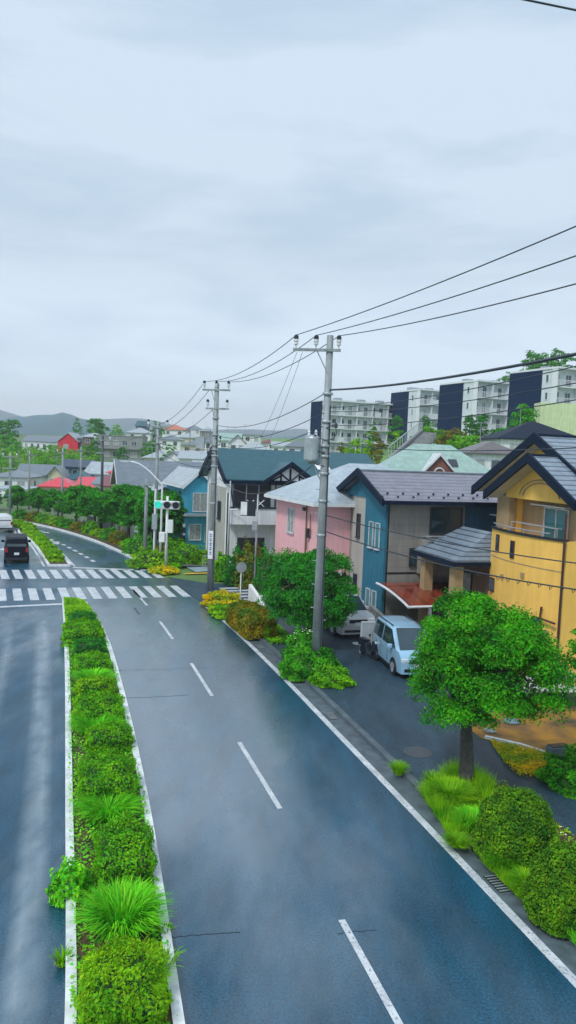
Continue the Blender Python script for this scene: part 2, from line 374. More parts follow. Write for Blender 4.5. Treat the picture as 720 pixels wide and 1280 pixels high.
# median
ML=[(-2.0,7),(-2.89,10.74),(-4.96,17.9),(-7.7,27.3),(-10.0,35),(-11.9,41.2)]; MR=[(-.35,7),(-1.33,10.83),(-3.19,18.06),(-5.65,26.6),(-8.0,34.0),(-10.6,40.6)]
ML=[(1.0,-4)]+ML; MR=[(2.6,-4)]+MR
ML=resample(smooth(ML,10),.5); MR=resample(smooth(MR,10),.5)
kk=min(len(ML),len(MR)); 
def rs(pl,n): 
    L=[0]
    for a,b in zip(pl,pl[1:]): L.append(L[-1]+math.dist(a,b))
    return [(float(np.interp(t,L,[p[0] for p in pl])),float(np.interp(t,L,[p[1] for p in pl]))) for t in np.linspace(0,L[-1],n)]
ML=rs(ML,100); MR=rs(MR,100)
def median(ML,MR,nm):
    MB().kerb(ML,.17,0,.15).build('kerb',M['kerb_white'],kind='structure')
    MB().kerb(MR,.17,0,.15).build('kerb',M['kerb_white'],kind='structure')
    MB().kerb([ML[-1],((ML[-1][0]+MR[-1][0])/2+.1*(ML[-1][0]-ML[-3][0]),(ML[-1][1]+MR[-1][1])/2+.3),MR[-1]],.16,0,.149).build('kerb',M['kerb_white'],kind='structure')
    MB().strip(ML,MR,.10).build('median_soil',M['soil'],kind='structure')
median(ML,MR,0)
def mpt(y,t):  # point on the median at distance y, t 0..1 left->right
    i=min(range(100),key=lambda k:abs(ML[k][1]-y)); j=min(range(100),key=lambda k:abs(MR[k][1]-y))
    return (ML[i][0]*(1-t)+MR[j][0]*t,(ML[i][1]*(1-t)+MR[j][1]*t))
M2R=rs(smooth([G(*p) for p in ((88,708),(65,684),(45,666),(24,656))]+[(-38,86.5),(-52,92.5),(-88,99)],8),60)
M2L=rs(smooth([G(*p) for p in ((61,708),(42,680),(24,667),(12,660))]+[(-39,83.5),(-52,89.8),(-88,96.4)],8),60)
median(M2L[::1],M2R[::1],1)
MB().kerb([M2L[0],M2R[0]],.16,0,.149).build('kerb',M['kerb_white'],kind='structure')
# markings
def dash(m,pl,w=.14,z=.006): m.strip(offset(pl,-w/2),offset(pl,w/2),z)
mk=MB(); dash(mk,RE[:iI+1],.19); mk.build('edge_line',M['paint'],kind='structure')
mk=MB()
def seg(p,q,w,n=6): 
    pl=[(p[0]+(q[0]-p[0])*k/n,p[1]+(q[1]-p[1])*k/n) for k in range(n+1)]; dash(mk,pl,w)
for a,b in (((540,1355),(427,1150)),((350,1011),(299,928)),((265,870),(239,829)),((216,799),(200,777)),((184,757),(166,737))): seg(G(*a),G(*b),.13)
cl=offset(RE,-3.2); 
seg((5.5,-8),(3.9,-1),.15)
mk.build('lane_marking',M['paint'],kind='structure')
mk=MB()
c2=rs([p for p in offset(RE,-3.05) if p[1]>54],200)
for i in range(2,190,4): 
    j0=i; pl=c2[i:i+3]; dash(mk,pl,.30)
mk.build('lane_marking',M['paint'],kind='structure')
mk=MB()
for dd in (-12.2,):
    pl=offset(RE,dd)
    for i in range(len(pl)):
        if pl[i][1]<39 and i%8<4 and pl[i][1]<33: dash(mk,pl[i:i+2],.15)
    pl=[p for p in pl if 33<=p[1]<=38.6]; dash(mk,pl,.15)
    pl=[p for p in offset(RE,dd) if 54<p[1]<110]; dash(mk,pl[::1],.2)
mk.build('lane_marking',M['paint'],kind='structure')
mk=MB(); dash(mk,offset(M2R,.3),.15); dash(mk,offset(M2L,-.3),.15); mk.build('edge_line',M['paint'],kind='structure')
mk=MB()
a,b=G(-130,765),G(79,755); seg(a,b,.38); a,b=G(91,709.5),G(187,713); seg(a,b,.42); mk.build('stop_line',M['paint'],kind='structure')
def zebra(pa,pb,length,dirv,n):
    m=MB(); d=(pb[0]-pa[0],pb[1]-pa[1]); L=math.hypot(*d); u=(d[0]/L,d[1]/L)
    for k in range(n):
        c=(pa[0]+u[0]*L*k/(n-1),pa[1]+u[1]*L*k/(n-1)); h=.235/abs(u[0]*dirv[1]-u[1]*dirv[0])
        q=[(c[0]+u[0]*s*h+dirv[0]*t*length/2,c[1]+u[1]*s*h+dirv[1]*t*length/2,.006) for s,t in ((-1,-1),(1,-1),(1,1),(-1,1))]; m.quad(*q)
    return m.build('zebra_crossing',M['paint'],kind='structure')
dv=(-.36,.933)
p0,p1=G(2,743.5),G(225,738.8); n=13; stp=((p1[0]-p0[0])/12,(p1[1]-p0[1])/12)
zebra((p0[0]-stp[0]*4,p0[1]-stp[1]*4),p1,3.6,dv,17)
p0,p1=G(5,718),G(193,717); stp=((p1[0]-p0[0])/12,(p1[1]-p0[1])/12)
zebra((p0[0]-stp[0]*4,p0[1]-stp[1]*4),p1,3.6,(-.40,.917),17)
m=MB()
for k in range(5):
    a=1.0+k*.9; q=[loc(iI,a,2.2),loc(iI,a+.45,2.2),loc(iI,a+.45,6),loc(iI,a,6)]; m.quad(*[(x,y,.014) for x,y in q])
m.build('zebra_crossing',M['paint'],kind='structure')
# arrows on far lanes
def arrow(px,py,sc=1.0,dirv=(-.5,.86),flip=1):
    c=G(px,py); u=dirv; v=(u[1],-u[0]); m=MB()
    def P(a,b): return (c[0]+u[0]*a*sc+v[0]*b*sc,c[1]+u[1]*a*sc+v[1]*b*sc,.007)
    m.quad(P(-2,-.1),P(-2,.1),P(1,.1),P(1,-.1)); m.quad(P(1,-.35),P(1,.35),P(2,0)); return m.build('road_arrow',M['paint'],kind='structure')
arrow(66,677,1,(.5,-.86)); arrow(52,664,1,(.6,-.8)); arrow(8,690,1.2,(-.45,.9))
# crack and seam lines in the road surface
M['seam']=mat('seam',(.012,.02,.03),.25,.3,4)
m=MB()
def crack(a,b,n,amp,w):
    a=G(*a); b=G(*b); pl=[]
    for k in range(n+1):
        t=k/n; pl.append((a[0]+(b[0]-a[0])*t+random.uniform(-amp,amp),a[1]+(b[1]-a[1])*t+random.uniform(-amp,amp)))
    m.strip(offset(pl,-w),offset(pl,w),.004)
crack((205,1172),(300,1165),14,.025,.009); crack((150,838),(260,835),6,.02,.010); crack((200,1174),(215,1173),5,.01,.02); crack((150,873),(235,869),14,.04,.012); crack((420,1168),(470,1162),8,.03,.007)
crack((148,838),(152,838),3,.02,.05); crack((148,873),(154,873),3,.02,.05); crack((168,760),(174,768),3,.02,.06)
m.build('road_crack',M['seam'],kind='structure')
def idx_(y): return min(range(len(RE)),key=lambda i:abs(RE[i][1]-y) if RE[i][0]>-60 else 9e9)
# manhole cover on service road
def disc_thing(px,py,r,name,label,cat,mt,z=.062,h=.012):
    c=G(px,py); MB().lathe([(r,0),(r,h*.6),(r*.93,h)],seg=28).build(name,mt,label=label,cat=cat).location=(c[0],c[1],z)
disc_thing(522,943,.42,'manhole_cover','round iron manhole cover in the service road left of the near tree','manhole cover',mat('iron',(.05,.06,.07),.3,.4,20,.5,30))
disc_thing(447,806,.24,'drain_cover','small white square-looking cover on the asphalt in front of the silver car','drain cover',M['white'])
disc_thing(612,917,.2,'stone_slab','pale stone lying at the left edge of the brown mud','stone',M['concrete'],.08,.05)
disc_thing(640,905,.26,'stone_slab','blue grey flat stone in the mud below the picket fence','stone',mat('slate_stone',(.12,.2,.25),.4),.08,.05)
for k,yy in enumerate((14.5,24.0,33.0)):
    p=roadpt(idx_(yy),.34); t_=tang(RE,idx_(yy)); g_m=MB()
    g_m.obox((0,0),t_,.62,.34,0,.006)
    o_=g_m.build('drain_grate',M['dark'],label=['gutter drain grate nearest the viewer on the right side of the road','gutter drain grate left of the lone yellow green weed, mid distance','gutter drain grate near the bed of the utility pole'][k],cat='drain grate',group='drain grates'); o_.location=(p[0],p[1],.004)
    for q in range(7):
        g2=MB(); c=(-.27+q*.09); g2.obox((t_[0]*c,t_[1]*c),(-t_[1],t_[0]),.30,.03,.0065,.014); g2.build('grate_bar',M['steel'],o_)
# mud yard
q=[G(*p) for p in ((575,905),(640,885),(760,868),(800,960),(690,952),(600,925))]
MB().quad(*[(x,y,.068) for x,y in q][::-1]).build('yard_mud',M['mud'],kind='structure')
m=MB(); q=[G(*p) for p in ((606,925),(650,935),(690,948))]; m.kerb(q,.12,.06,.14); m.build('kerb',M['kerb_white'],kind='structure')

# ------------------------------------------------------------------ mountains & haze
M['mount']=mat('mountain',(.012,.10,.145),.9,.3,.01)
def ridge(name,D,base,fn,thick=500):
    m=MB(); az=np.linspace(-1.0,.9,160)
    rows=[(0,0),(.25,.45),(.5,.8),(.75,1.0),(1,.9)]
    for rr,hh in rows:
        for a in az:
            dd=D+rr*thick; nz=fn(a); m.v.append((dd*a,dd,base+nz*hh+hh*random.uniform(-2,2)))
    n=len(az)
    for j in range(len(rows)-1):
        for i in range(n-1): q=j*n+i; m.f.append((q,q+1,q+n+1,q+n))
    return m.build(name,M['mount'],smooth=True,kind='structure')
def g_(a,c,w_,h): return h*math.exp(-((a-c)/w_)**2)
ridge('hills',900,4,lambda a: 22+g_(a,-.31,.085,26)+g_(a,-.6,.15,40)+g_(a,.02,.22,9)+g_(a,.4,.2,24)+3*math.sin(a*37)+2*math.sin(a*83))
ridge('hills',1750,6,lambda a: 52+g_(a,-.22,.06,22)+g_(a,-.40,.08,34)+g_(a,-.05,.1,10)+5*math.sin(a*29+1)+3*math.sin(a*61))

hm=bpy.data.materials.new('haze'); hm.use_nodes=True; hn=hm.node_tree; 
for x in list(hn.nodes): hn.nodes.remove(x)
ho=hn.nodes.new('ShaderNodeOutputMaterial'); hv=hn.nodes.new('ShaderNodeVolumePrincipled'); hv.inputs['Density'].default_value=.00045; hv.inputs['Color'].default_value=(.97,.99,1.0,1); hv.inputs['Anisotropy'].default_value=.0
hn.links.new(hv.outputs[0],ho.inputs['Volume'])
MB().box(-3300,3300,-450,3300,-1.4,170).build('haze',hm,kind='stuff')

# ------------------------------------------------------------------ vegetation
def qmesh(name,V,m,parent=None,**kw):      # V: (n,4,3) leaf quads
    n=len(V); me=bpy.data.meshes.new(name); me.vertices.add(n*4); me.vertices.foreach_set('co',V.reshape(-1).astype(np.float32))
    me.loops.add(n*4); me.loops.foreach_set('vertex_index',np.arange(n*4,dtype=np.int32)); me.polygons.add(n)
    me.polygons.foreach_set('loop_start',np.arange(0,n*4,4,dtype=np.int32)); me.update(); me.validate()
    return link(name,me,m,parent,**kw)
def nrm(a): return a/np.maximum(1e-6,np.linalg.norm(a,axis=-1,keepdims=True))
def leafquads(P,Nn,size,asp=.5,jit=.7):
    n=len(P); d=nrm(Nn+rng.normal(0,jit,(n,3))); t=nrm(np.cross(d,rng.normal(0,1,(n,3)))); b=np.cross(d,t)
    s=(size*rng.uniform(.6,1.3,(n,1)))
    return np.stack([P-t*s,P-b*s*asp+d*s*.15,P+t*s,P+b*s*asp+d*s*.15],1)
def crown(name,rx,ry,rz,cz,nclump,per,cr,size,m,parent=None,seed=1,lump=.22,fill=.25,**kw):
    global rng; rng=np.random.default_rng(seed)
    u=nrm(rng.normal(0,1,(nclump,3))); u[:,2]=np.where(u[:,2]<-.75,-u[:,2],u[:,2])
    ph=rng.uniform(0,6,6)
    lum=1+lump*(np.sin(u[:,0]*3.1+ph[0])*np.sin(u[:,1]*2.7+ph[1])+.7*np.sin(u[:,2]*4+ph[2]+u[:,0]*3))
    rad=np.where(rng.random(nclump)<fill,rng.uniform(.35,.8,nclump),rng.uniform(.82,1.02,nclump))*lum
    C=u*rad[:,None]*np.array([rx,ry,rz])+np.array([0,0,cz])
    crs=cr*rng.uniform(.6,1.35,nclump)
    v=nrm(rng.normal(0,1,(nclump,per,3))); v[...,2]=np.abs(v[...,2])*.9-.25
    P=C[:,None,:]+v*crs[:,None,None]*rng.uniform(.45,1.0,(nclump,per,1))
    P=P.reshape(-1,3); Nn=nrm(v.reshape(-1,3)+.5*np.repeat(u,per,0)+np.array([0,0,.3]))
    return qmesh(name,leafquads(P,Nn,size),m,parent,**kw)
def tree(name,x,y,z,rx,ry,rz,cz,tr,ncl,per,cr,size,m,label,group=None,seed=1,cat='tree',lean=0,low=None,lump=.22,stub=0,cx=0):
    t=empty(name,(x,y,z),random.uniform(0,6),label,cat,group)
    c_=crown('crown',rx,ry,rz,cz,ncl,per,cr,size,m,t,seed,lump)
    if cx: t.rotation_euler=(0,0,0); c_.location=(cx,0,0)
    tk=MB(); n=7; r_=random.Random(seed); top=cz-.1*rz
    tk.tube([(.012*k*math.sin(seed+k*.8),.012*k*math.cos(seed*2+k*.7),-.1+(top+.1)*k/n) for k in range(n+1)],[tr*(1.35 if k==0 else 1-.55*k/n) for k in range(n+1)],10)
    for k in range(9):
        a=k*2.4+r_.random(); el=r_.uniform(.1,.8); st=cz-rz*.75+ (k%4)*.15*rz; rr=.8
        pts=[(0,0,st)]
        for q in (.35,.7,1): pts.append((math.cos(a+q*.3)*rx*rr*q,math.sin(a+q*.3)*ry*rr*q,st+q*(.3+el)*rz*.9))
        tk.tube(pts,[tr*.5,tr*.34,tr*.22,tr*.1],6)
    tk.build('trunk',M['bark'],t,smooth=True)
    return t
def shrub(name,x,y,z,rx,ry,rz,nl,size,m,label,cat='shrub',group=None,seed=1,rot=0,boxy=2.6,rough=.05,jit=.6,top=None,core=True):
    """clipped shrub: leaves over a super-ellipsoid half buried at z, a twiggy core inside"""
    global rng; rng=np.random.default_rng(seed)
    t=empty(name,(x,y,z),rot,label,cat,group)
    u=nrm(rng.normal(0,1,(nl,3))); u[:,2]=np.abs(u[:,2])*1.0-.12
    u=nrm(u); k=(np.abs(u)**boxy).sum(1)**(-1/boxy)
    wob=1+rough*(np.sin(u[:,0]*9+seed)*np.sin(u[:,1]*8+seed*2)+np.sin(u[:,2]*11+u[:,0]*7))
    P=u*(k*wob*rng.uniform(.86,1.03,nl))[:,None]*np.array([rx,ry,rz]); P[:,2]=np.maximum(P[:,2],.01)
    Nn=nrm(u*np.array([1/rx,1/ry,1/rz])+np.array([0,0,.2]))
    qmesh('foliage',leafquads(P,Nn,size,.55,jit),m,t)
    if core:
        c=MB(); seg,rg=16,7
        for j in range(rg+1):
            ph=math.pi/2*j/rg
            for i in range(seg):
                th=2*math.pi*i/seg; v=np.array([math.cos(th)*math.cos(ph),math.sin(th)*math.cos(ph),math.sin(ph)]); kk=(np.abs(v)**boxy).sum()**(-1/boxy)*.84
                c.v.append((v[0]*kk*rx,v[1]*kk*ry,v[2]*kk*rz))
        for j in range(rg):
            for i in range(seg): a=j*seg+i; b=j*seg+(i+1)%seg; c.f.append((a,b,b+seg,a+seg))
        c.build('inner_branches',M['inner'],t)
    return t
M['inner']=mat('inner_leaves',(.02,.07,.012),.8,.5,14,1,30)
def tuft(name,x,y,z,r,h,n,m,label,cat='grass tuft',group=None,seed=1,w_=.018,spread=1.0,ell=(1,1),rot=0,droop=.8):
    global rng; rng=np.random.default_rng(seed)
    a=rng.uniform(0,2*np.pi,n); rr=r*.45*np.sqrt(rng.random(n))*1.0
    bx,by=np.cos(a)*rr,np.sin(a)*rr; a2=a+rng.normal(0,.5,n); L=h*rng.uniform(.55,1.15,n); ou=r*spread*rng.uniform(.3,1.0,n)
    ts=[0,.35,.7,1]; P=[]
    for t in ts:
        P.append(np.stack([(bx+np.cos(a2)*ou*t**1.4)*ell[0],(by+np.sin(a2)*ou*t**1.4)*ell[1],L*(t*1.35-droop*t*t*(.4+ou/r*.6))],1))
    side=np.stack([-np.sin(a2),np.cos(a2),np.zeros(n)],1)
    wv=[w_,w_*.95,w_*.6,w_*.08]; V=[]
    me_v=np.concatenate([np.stack([P[k]-side*wv[k],P[k]+side*wv[k]],1) for k in range(4)],1)  # n,8,3
    F_=np.array([[0,1,3,2],[2,3,5,4],[4,5,7,6]]); idx=(np.arange(n)[:,None,None]*8+F_[None]).reshape(-1)
    me=bpy.data.meshes.new(name); me.vertices.add(n*8); me.vertices.foreach_set('co',me_v.reshape(-1).astype(np.float32)); me.loops.add(n*12)
    me.loops.foreach_set('vertex_index',idx.astype(np.int32)); me.polygons.add(n*3); me.polygons.foreach_set('loop_start',np.arange(0,n*12,4,dtype=np.int32)); me.update(); me.validate()
    o=link(name,me,m,None,label=label,cat=cat,group=group); o.location=(x,y,z); o.rotation_euler=(0,0,rot); return o
def ground_cover(name,pts,m,label,n,size,hh=.12,kind='stuff',cat='ground cover',seed=3,blades=False):
    """leaves scattered over a polygon on the ground"""
    global rng; rng=np.random.default_rng(seed)
    P=np.array(pts); mn,mx=P.min(0),P.max(0); q=rng.uniform(mn,mx,(n*3,2)); ins=np.zeros(len(q),bool); j=len(P)-1
    for i in range(len(P)):
        c=((P[i,1]>q[:,1])!=(P[j,1]>q[:,1]))&(q[:,0]<(P[j,0]-P[i,0])*(q[:,1]-P[i,1])/(P[j,1]-P[i,1]+1e-9)+P[i,0]); ins^=c; j=i
    q=q[ins][:n]; nn=len(q)
    hb=(.5+.5*np.sin(q[:,0]*2.3+seed)*np.sin(q[:,1]*1.9+seed*.7))
    z=.09+hh*rng.random(nn)*(.35+.65*hb)
    X=np.concatenate([q,z[:,None]],1); 
    if blades:
        d=rng.normal(0,1,(nn,3)); d[:,2]=np.abs(d[:,2])+1.2; d=nrm(d); s=nrm(np.cross(d,rng.normal(0,1,(nn,3)))); L=(hh*1.6*rng.uniform(.5,1.3,nn)*(.5+hb*.7))[:,None]; X[:,2]=.08
        V=np.stack([X-s*size*.5,X+s*size*.5,X+d*L*.8+s*size*.3,X+d*L],1)
    else: V=leafquads(X,np.tile([0,0,1.],(nn,1)),size,.55,.6)
    return qmesh(name,V,m,None,label=label,cat=cat,kind=kind)
def px_shrub(px,pyb,wpx,hpx,**k): pass

MS='on the planted median'
# median planting, from near to far: (kind, distance, t, half length along, half width, height, material, label)
def med_dir(y): a=mpt(y-1,.5); b=mpt(y+1,.5); return math.atan2(b[1]-a[1],b[0]-a[0])
med=[
 ('s',11.2,.5,.85,.62,.55,'leaf_lime','grass mixed shrub at the near end of the median, lowest in the photo'),
 ('s',14.75,.62,.95,.56,.72,'leaf_mid','tall clipped block shrub just behind the fountain-shaped grass tuft'),
 ('s',18.1,.50,.95,.66,.70,'leaf_mid','broad clipped shrub with a flat top, second block from the near end of the median'),
 ('s',21.1,.62,.55,.62,.50,'leaf_mid','low wide clipped shrub behind a bright weed patch, third block from the near end'),
 ('s',23.3,.50,.95,.72,.55,'leaf_mid','yellow green clipped shrub in mid median between two grass patches'),
 ('s',25.6,.50,.50,.62,.45,'leaf_lime','flat yellow green clipped shrub in a pair near a weedy gap of the median'),
 ('s',28.3,.50,.85,.62,.50,'leaf_mid','rounded clipped shrub behind the farther weedy gap of the median'),
 ('s',30.4,.50,.6,.62,.55,'leaf_dark','darker clipped shrub directly in front of the biggest far shrub of the median'),
 ('s',32.6,.38,1.15,.78,.70,'leaf_mid','big bushy shrub overhanging the white kerb near the far tip of the median'),
 ('s',35.6,.50,.55,.62,.45,'leaf_dark','small dark clipped shrub next to the lime grass at the median tip'),
]
for i,(k,y,t,a,b,h,mm,lb) in enumerate(med):
    p=mpt(y,t); dw=math.dist(mpt(y,0),mpt(y,1))
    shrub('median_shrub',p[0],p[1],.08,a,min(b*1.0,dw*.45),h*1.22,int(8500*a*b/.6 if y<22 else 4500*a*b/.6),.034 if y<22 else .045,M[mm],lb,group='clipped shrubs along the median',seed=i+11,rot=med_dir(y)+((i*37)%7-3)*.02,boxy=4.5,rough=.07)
p=mpt(12.75,.55); tuft('grass_tuft',p[0],p[1],.08,.72,.78,1500,M['grass'],'fountain-shaped grass tuft with long arching blades on the median',seed=4,w_=.013,group=None)
p=mpt(11.2,.5); tuft('grass_tuft',p[0],p[1],.42,.62,.26,1500,M['grass_lime'],'bright long grass growing through the lowest median shrub',seed=5,w_=.008,ell=(1,1.2))
p=mpt(14.0,.0); shrub('weed_clump',p[0],p[1],.05,.36,.36,.62,1500,.05,M['grass'],'leafy weed clump leaning over the left white kerb of the median',cat='weed',seed=6,boxy=2,rough=.2,core=False)
p=mpt(16.9,.5); tuft('weed_clump',p[0],p[1],.1,.65,.5,1200,M['grass'],'grassy weeds filling the gap before the tall block shrub of the median',cat='weed',seed=7,w_=.010,ell=(1.1,1.1))
p=mpt(22.2,.45); tuft('weed_clump',p[0],p[1],.1,.75,.5,1200,M['grass'],'bright feathery weeds between the third block shrub and its yellow green neighbour',cat='weed',seed=8,w_=.012)
p=mpt(26.9,.5); tuft('weed_clump',p[0],p[1],.1,.75,.42,1000,M['grass'],'pale grassy weeds in the middle gap of the median',cat='weed',seed=9,w_=.012)
for i,(py,px,s,lb) in enumerate(((1172,208,.16,'tiny weed sprouting from the right kerb of the median beside the grass tuft'),(1207,78,.2,'yellow weed sprouting outside the left kerb of the median'),(1215,205,.3,'leafy sprig by the right kerb near the bottom of the photo'))):
    p=G(px,py); tuft('weed_sprig',p[0],p[1],.02,s,s*1.6,60,M['grass_lime'],lb,cat='weed',seed=20+i,w_=.014)
ground_cover('median_grass',[ML[i] for i in range(0,86)]+[MR[i] for i in range(85,-1,-1)],M['grass'],'low grass and weeds covering the soil of the median',42000,.045,.15,seed=5)
ground_cover('median_tip_grass',[ML[i] for i in range(82,100)]+[MR[i] for i in range(99,81,-1)],M['grass_lime'],'lime green mown grass on the rounded far tip of the median',16000,.05,.32,seed=6)
hn_=0
for k in range(9):
    i_=2+int(k*2.6); cL,cR=M2L[i_],M2R[i_]; nxt=M2L[i_+2]; an=math.atan2(nxt[1]-cL[1],nxt[0]-cL[0]); wd=math.dist(cL,cR)
    shrub('median_hedge',(cL[0]+cR[0])/2,(cL[1]+cR[1])/2,.08,1.75,max(.45,wd*.42),.62,3200,.09,M['leaf_lime'],'lime green hedge block on the median beyond the zebra crossings, %s from the crossing'%['first','second','third','fourth','fifth','sixth','seventh','eighth','ninth'][k],cat='hedge',group='hedge blocks on the far median',seed=300+k,rot=an,boxy=3,rough=.07)

# near right bed
def bedpoly(i0,i1,a,b): return [roadpt(i,a) for i in range(i0,i1)]+[roadpt(i,b) for i in range(i1-1,i0-1,-1)]
def idx(y): return min(range(len(RE)),key=lambda i:abs(RE[i][1]-y) if RE[i][0]>-60 else 9e9)
bd=MB()
def bed(i0,i1,b=2.6,a=.82,z=.13,s_=True):
    l=[roadpt(i,a) for i in range(i0,i1)]; r=[roadpt(i,b) for i in range(i0,i1)]
    if s_: bd.strip(l,r,z)
    return l+r[::-1]
iN0,iN1=idx(6),idx(19.6); B1=bed(iN0,iN1,3.0); iP0,iP1=idx(26.0),idx(29.9); B2=bed(iP0,iP1,3.0,s_=False); iH0,iH1=idx(33.5),idx(40.6); B3=bed(iH0,iH1,2.2,s_=False)
bd.build('planting_bed',M['soil'],kind='structure')
ground_cover('bed_grass',B3,M['leaf_mid'],'low green weeds on the strip round the box hedge and golden shrubs',5000,.06,.16,seed=24)
ground_cover('tall_grass',[G(*p) for p in ((524,992),(570,965),(618,985),(604,1050),(560,1050))],M['grass_lime'],'soft lime grass round the foot of the nearest tree',9000,.013,.24,seed=25,blades=True)
ground_cover('tall_grass',[G(*p) for p in ((605,1085),(660,1068),(680,1130),(650,1130))],M['grass_lime'],'soft lime grass between the two ball shaped shrubs',5000,.012,.22,seed=26,blades=True)
ground_cover('tall_grass',[G(*p) for p in ((690,1150),(730,1140),(760,1200),(720,1190))],M['grass'],'green weeds in the lowest right corner of the bed',2500,.012,.22,seed=27,blades=True)
ground_cover('bed_grass',B1,M['leaf_lime'],'bright low weeds covering the near planting bed around the round shrubs',9000,.035,.22,seed=12)
ground_cover('bed_grass',[roadpt(i,.55) for i in range(iN0,iN1)]+[roadpt(i,1.5) for i in range(iN1-1,iN0-1,-1)],M['leaf_rust'],'rusty weeds and dead leaves along the kerb of the near planting bed',3600,.03,.07,seed=13)
t1=tree('round_crowned_tree',4.85,19.4,.1,1.62,1.7,1.72,3.08,.21,185,520,.50,.040,M['leaf_tree'],'broad round crowned tree nearest the viewer with bare dark trunk by the service road','roundcrown',seed=14,lump=.13,cx=.36)
del t1['group']
shrub('round_shrub',5.2,16.1,.1,.90,.90,1.36,19000,.032,M['leaf_box'],'ball shaped clipped shrub beside the trunk of the nearest tree',seed=31,boxy=2.15,rough=.03,group='ball shaped shrubs by the road')
shrub('round_shrub',5.55,13.9,.1,.80,.80,1.3,17000,.032,M['leaf_box'],'ball shaped clipped shrub cut by the right edge of the photo',seed=32,boxy=2.15,rough=.03,group='ball shaped shrubs by the road')
for i,(px,py,r,h,n,mm,lb) in enumerate(((560,1005,.6,.5,1500,'grass_lime','tall lime grass clump round the foot of the nearest tree'),(592,1040,.5,.42,900,'grass','green grass clump between the nearest trunk and its ball shaped shrub'),(632,1092,.4,.4,600,'leaf_mid','white flowered weeds between the two ball shaped shrubs'),(660,1118,.4,.35,600,'grass_lime','lime weeds at the foot of the shrub at the right edge of the photo'),(708,1165,.35,.35,300,'leaf_lime','leafy weeds in the lowest right corner of the planting bed'),(572,1062,.35,.25,400,'leaf_lime','low weeds on the kerb left of the ball shaped shrub'),(498,972,.28,.38,260,'grass_lime','lone yellow green weed growing from the kerb before the nearest tree'),(540,990,.3,.5,200,'leaf_lime','yellow leaved weed left of the trunk of the nearest tree'))):
    p=G(px,py); tuft('weed_clump',p[0],p[1],.1,r,h,n,M[mm],lb,cat='weed',seed=40+i,w_=.010,droop=.75)
global_fl=[]
m=MB()
for k in range(26):
    p=G(random.choice((620,640,655,700,690))+random.uniform(-14,14),random.choice((1062,1075,1010+60))+random.uniform(-14,14)); z=random.uniform(.4,.62); m.lathe([(.0,0),(.022,.008),(.0,.02)],(p[0],p[1],z),6)
m.build('wild_flowers',M['flower'],label='tiny white wildflowers between the two ball shaped shrubs',cat='wildflowers',kind='stuff')
ground_cover('yellow_ground_cover',[G(*p) for p in ((612,930),(650,938),(690,950),(700,975),(650,975),(632,960))],M['leaf_gold'],'yellow creeping ground cover at the edge of the brown mud',3800,.035,.16,seed=15)
p=G(735,985); shrub('leafy_shrub',p[0]-.1,p[1],.08,1.05,.9,.85,8000,.045,M['leaf_tree'],'dark green leafy shrub at the right edge below the brown mud',seed=33,boxy=2.2,rough=.12)
p=G(752,960); tree('small_tree',p[0],p[1]+.3,.06,.95,.95,1.75,3.0,.09,110,100,.34,.055,M['leaf_tree'],'slender bright green tree cut by the right edge in front of the picket fence',seed=9,lump=.25)

# pole bed, tree and hedge
tree('round_crowned_tree',1.12,33.6,.06,1.85,1.85,1.85,2.35,.3,160,380,.52,.055,M['leaf_dark'],'dark globe crowned tree behind the near utility pole, in front of the pink house',seed=5,lump=.10)
pp=(1.42,28.9)
shrub('leafy_shrub',1.15,29.0,.1,1.15,1.0,1.05,7000,.06,M['leaf_tree'],'bushy plant hiding the foot of the near utility pole',seed=34,boxy=2.1,rough=.12)
shrub('leafy_shrub',.85,30.9,.1,.8,.8,1.25,4200,.055,M['leaf_tree'],'taller white flowering shrub between the near utility pole and the globe crowned tree',seed=35,boxy=2.1,rough=.12)
shrub('leafy_shrub',1.85,27.9,.1,.75,.6,.6,3000,.055,M['leaf_mid'],'low leafy shrub on the near corner of the bed of the utility pole',seed=36,boxy=2.1,rough=.12)
m=MB()
for k in range(46):
    a=random.uniform(0,6.28); b=random.uniform(.1,1.3); m.lathe([(0,0),(.035,.01),(0,.03)],(.85+.82*math.cos(a)*math.cos(b),30.9+.82*math.sin(a)*math.cos(b),.12+1.27*math.sin(b)),6)
m.build('white_blossoms',M['flower'],label='white blossoms scattered over the shrub behind the near utility pole',cat='blossoms',kind='stuff')
hd=math.atan2(*reversed(tang(RE,idx(36))))
shrub('clipped_hedge',-1.55,36.1,.1,2.0,.8,1.05,12000,.06,M['leaf_rust'],'rusty topped box hedge on the strip beside the kerb',cat='hedge',seed=37,rot=hd,boxy=6,rough=.03)
shrub('golden_shrub',-3.3,41.5,.08,1.8,1.0,.65,6000,.07,M['leaf_gold'],'golden spreading shrub at the street corner in front of the road sign',seed=38,rot=hd,boxy=2.4,rough=.12)
shrub('golden_shrub',-3.15,39.3,.08,1.2,.6,.4,3000,.07,M['leaf_lime'],'low golden green shrub at the kerb between the box hedge and the corner shrub',seed=39,rot=hd,boxy=2.4,rough=.12)
p=G(332,800); tuft('weed_clump',p[0],p[1],.1,.4,.7,160,M['grass_lime'],'yellow weed at the near end of the rusty box hedge',cat='weed',seed=51,w_=.02)
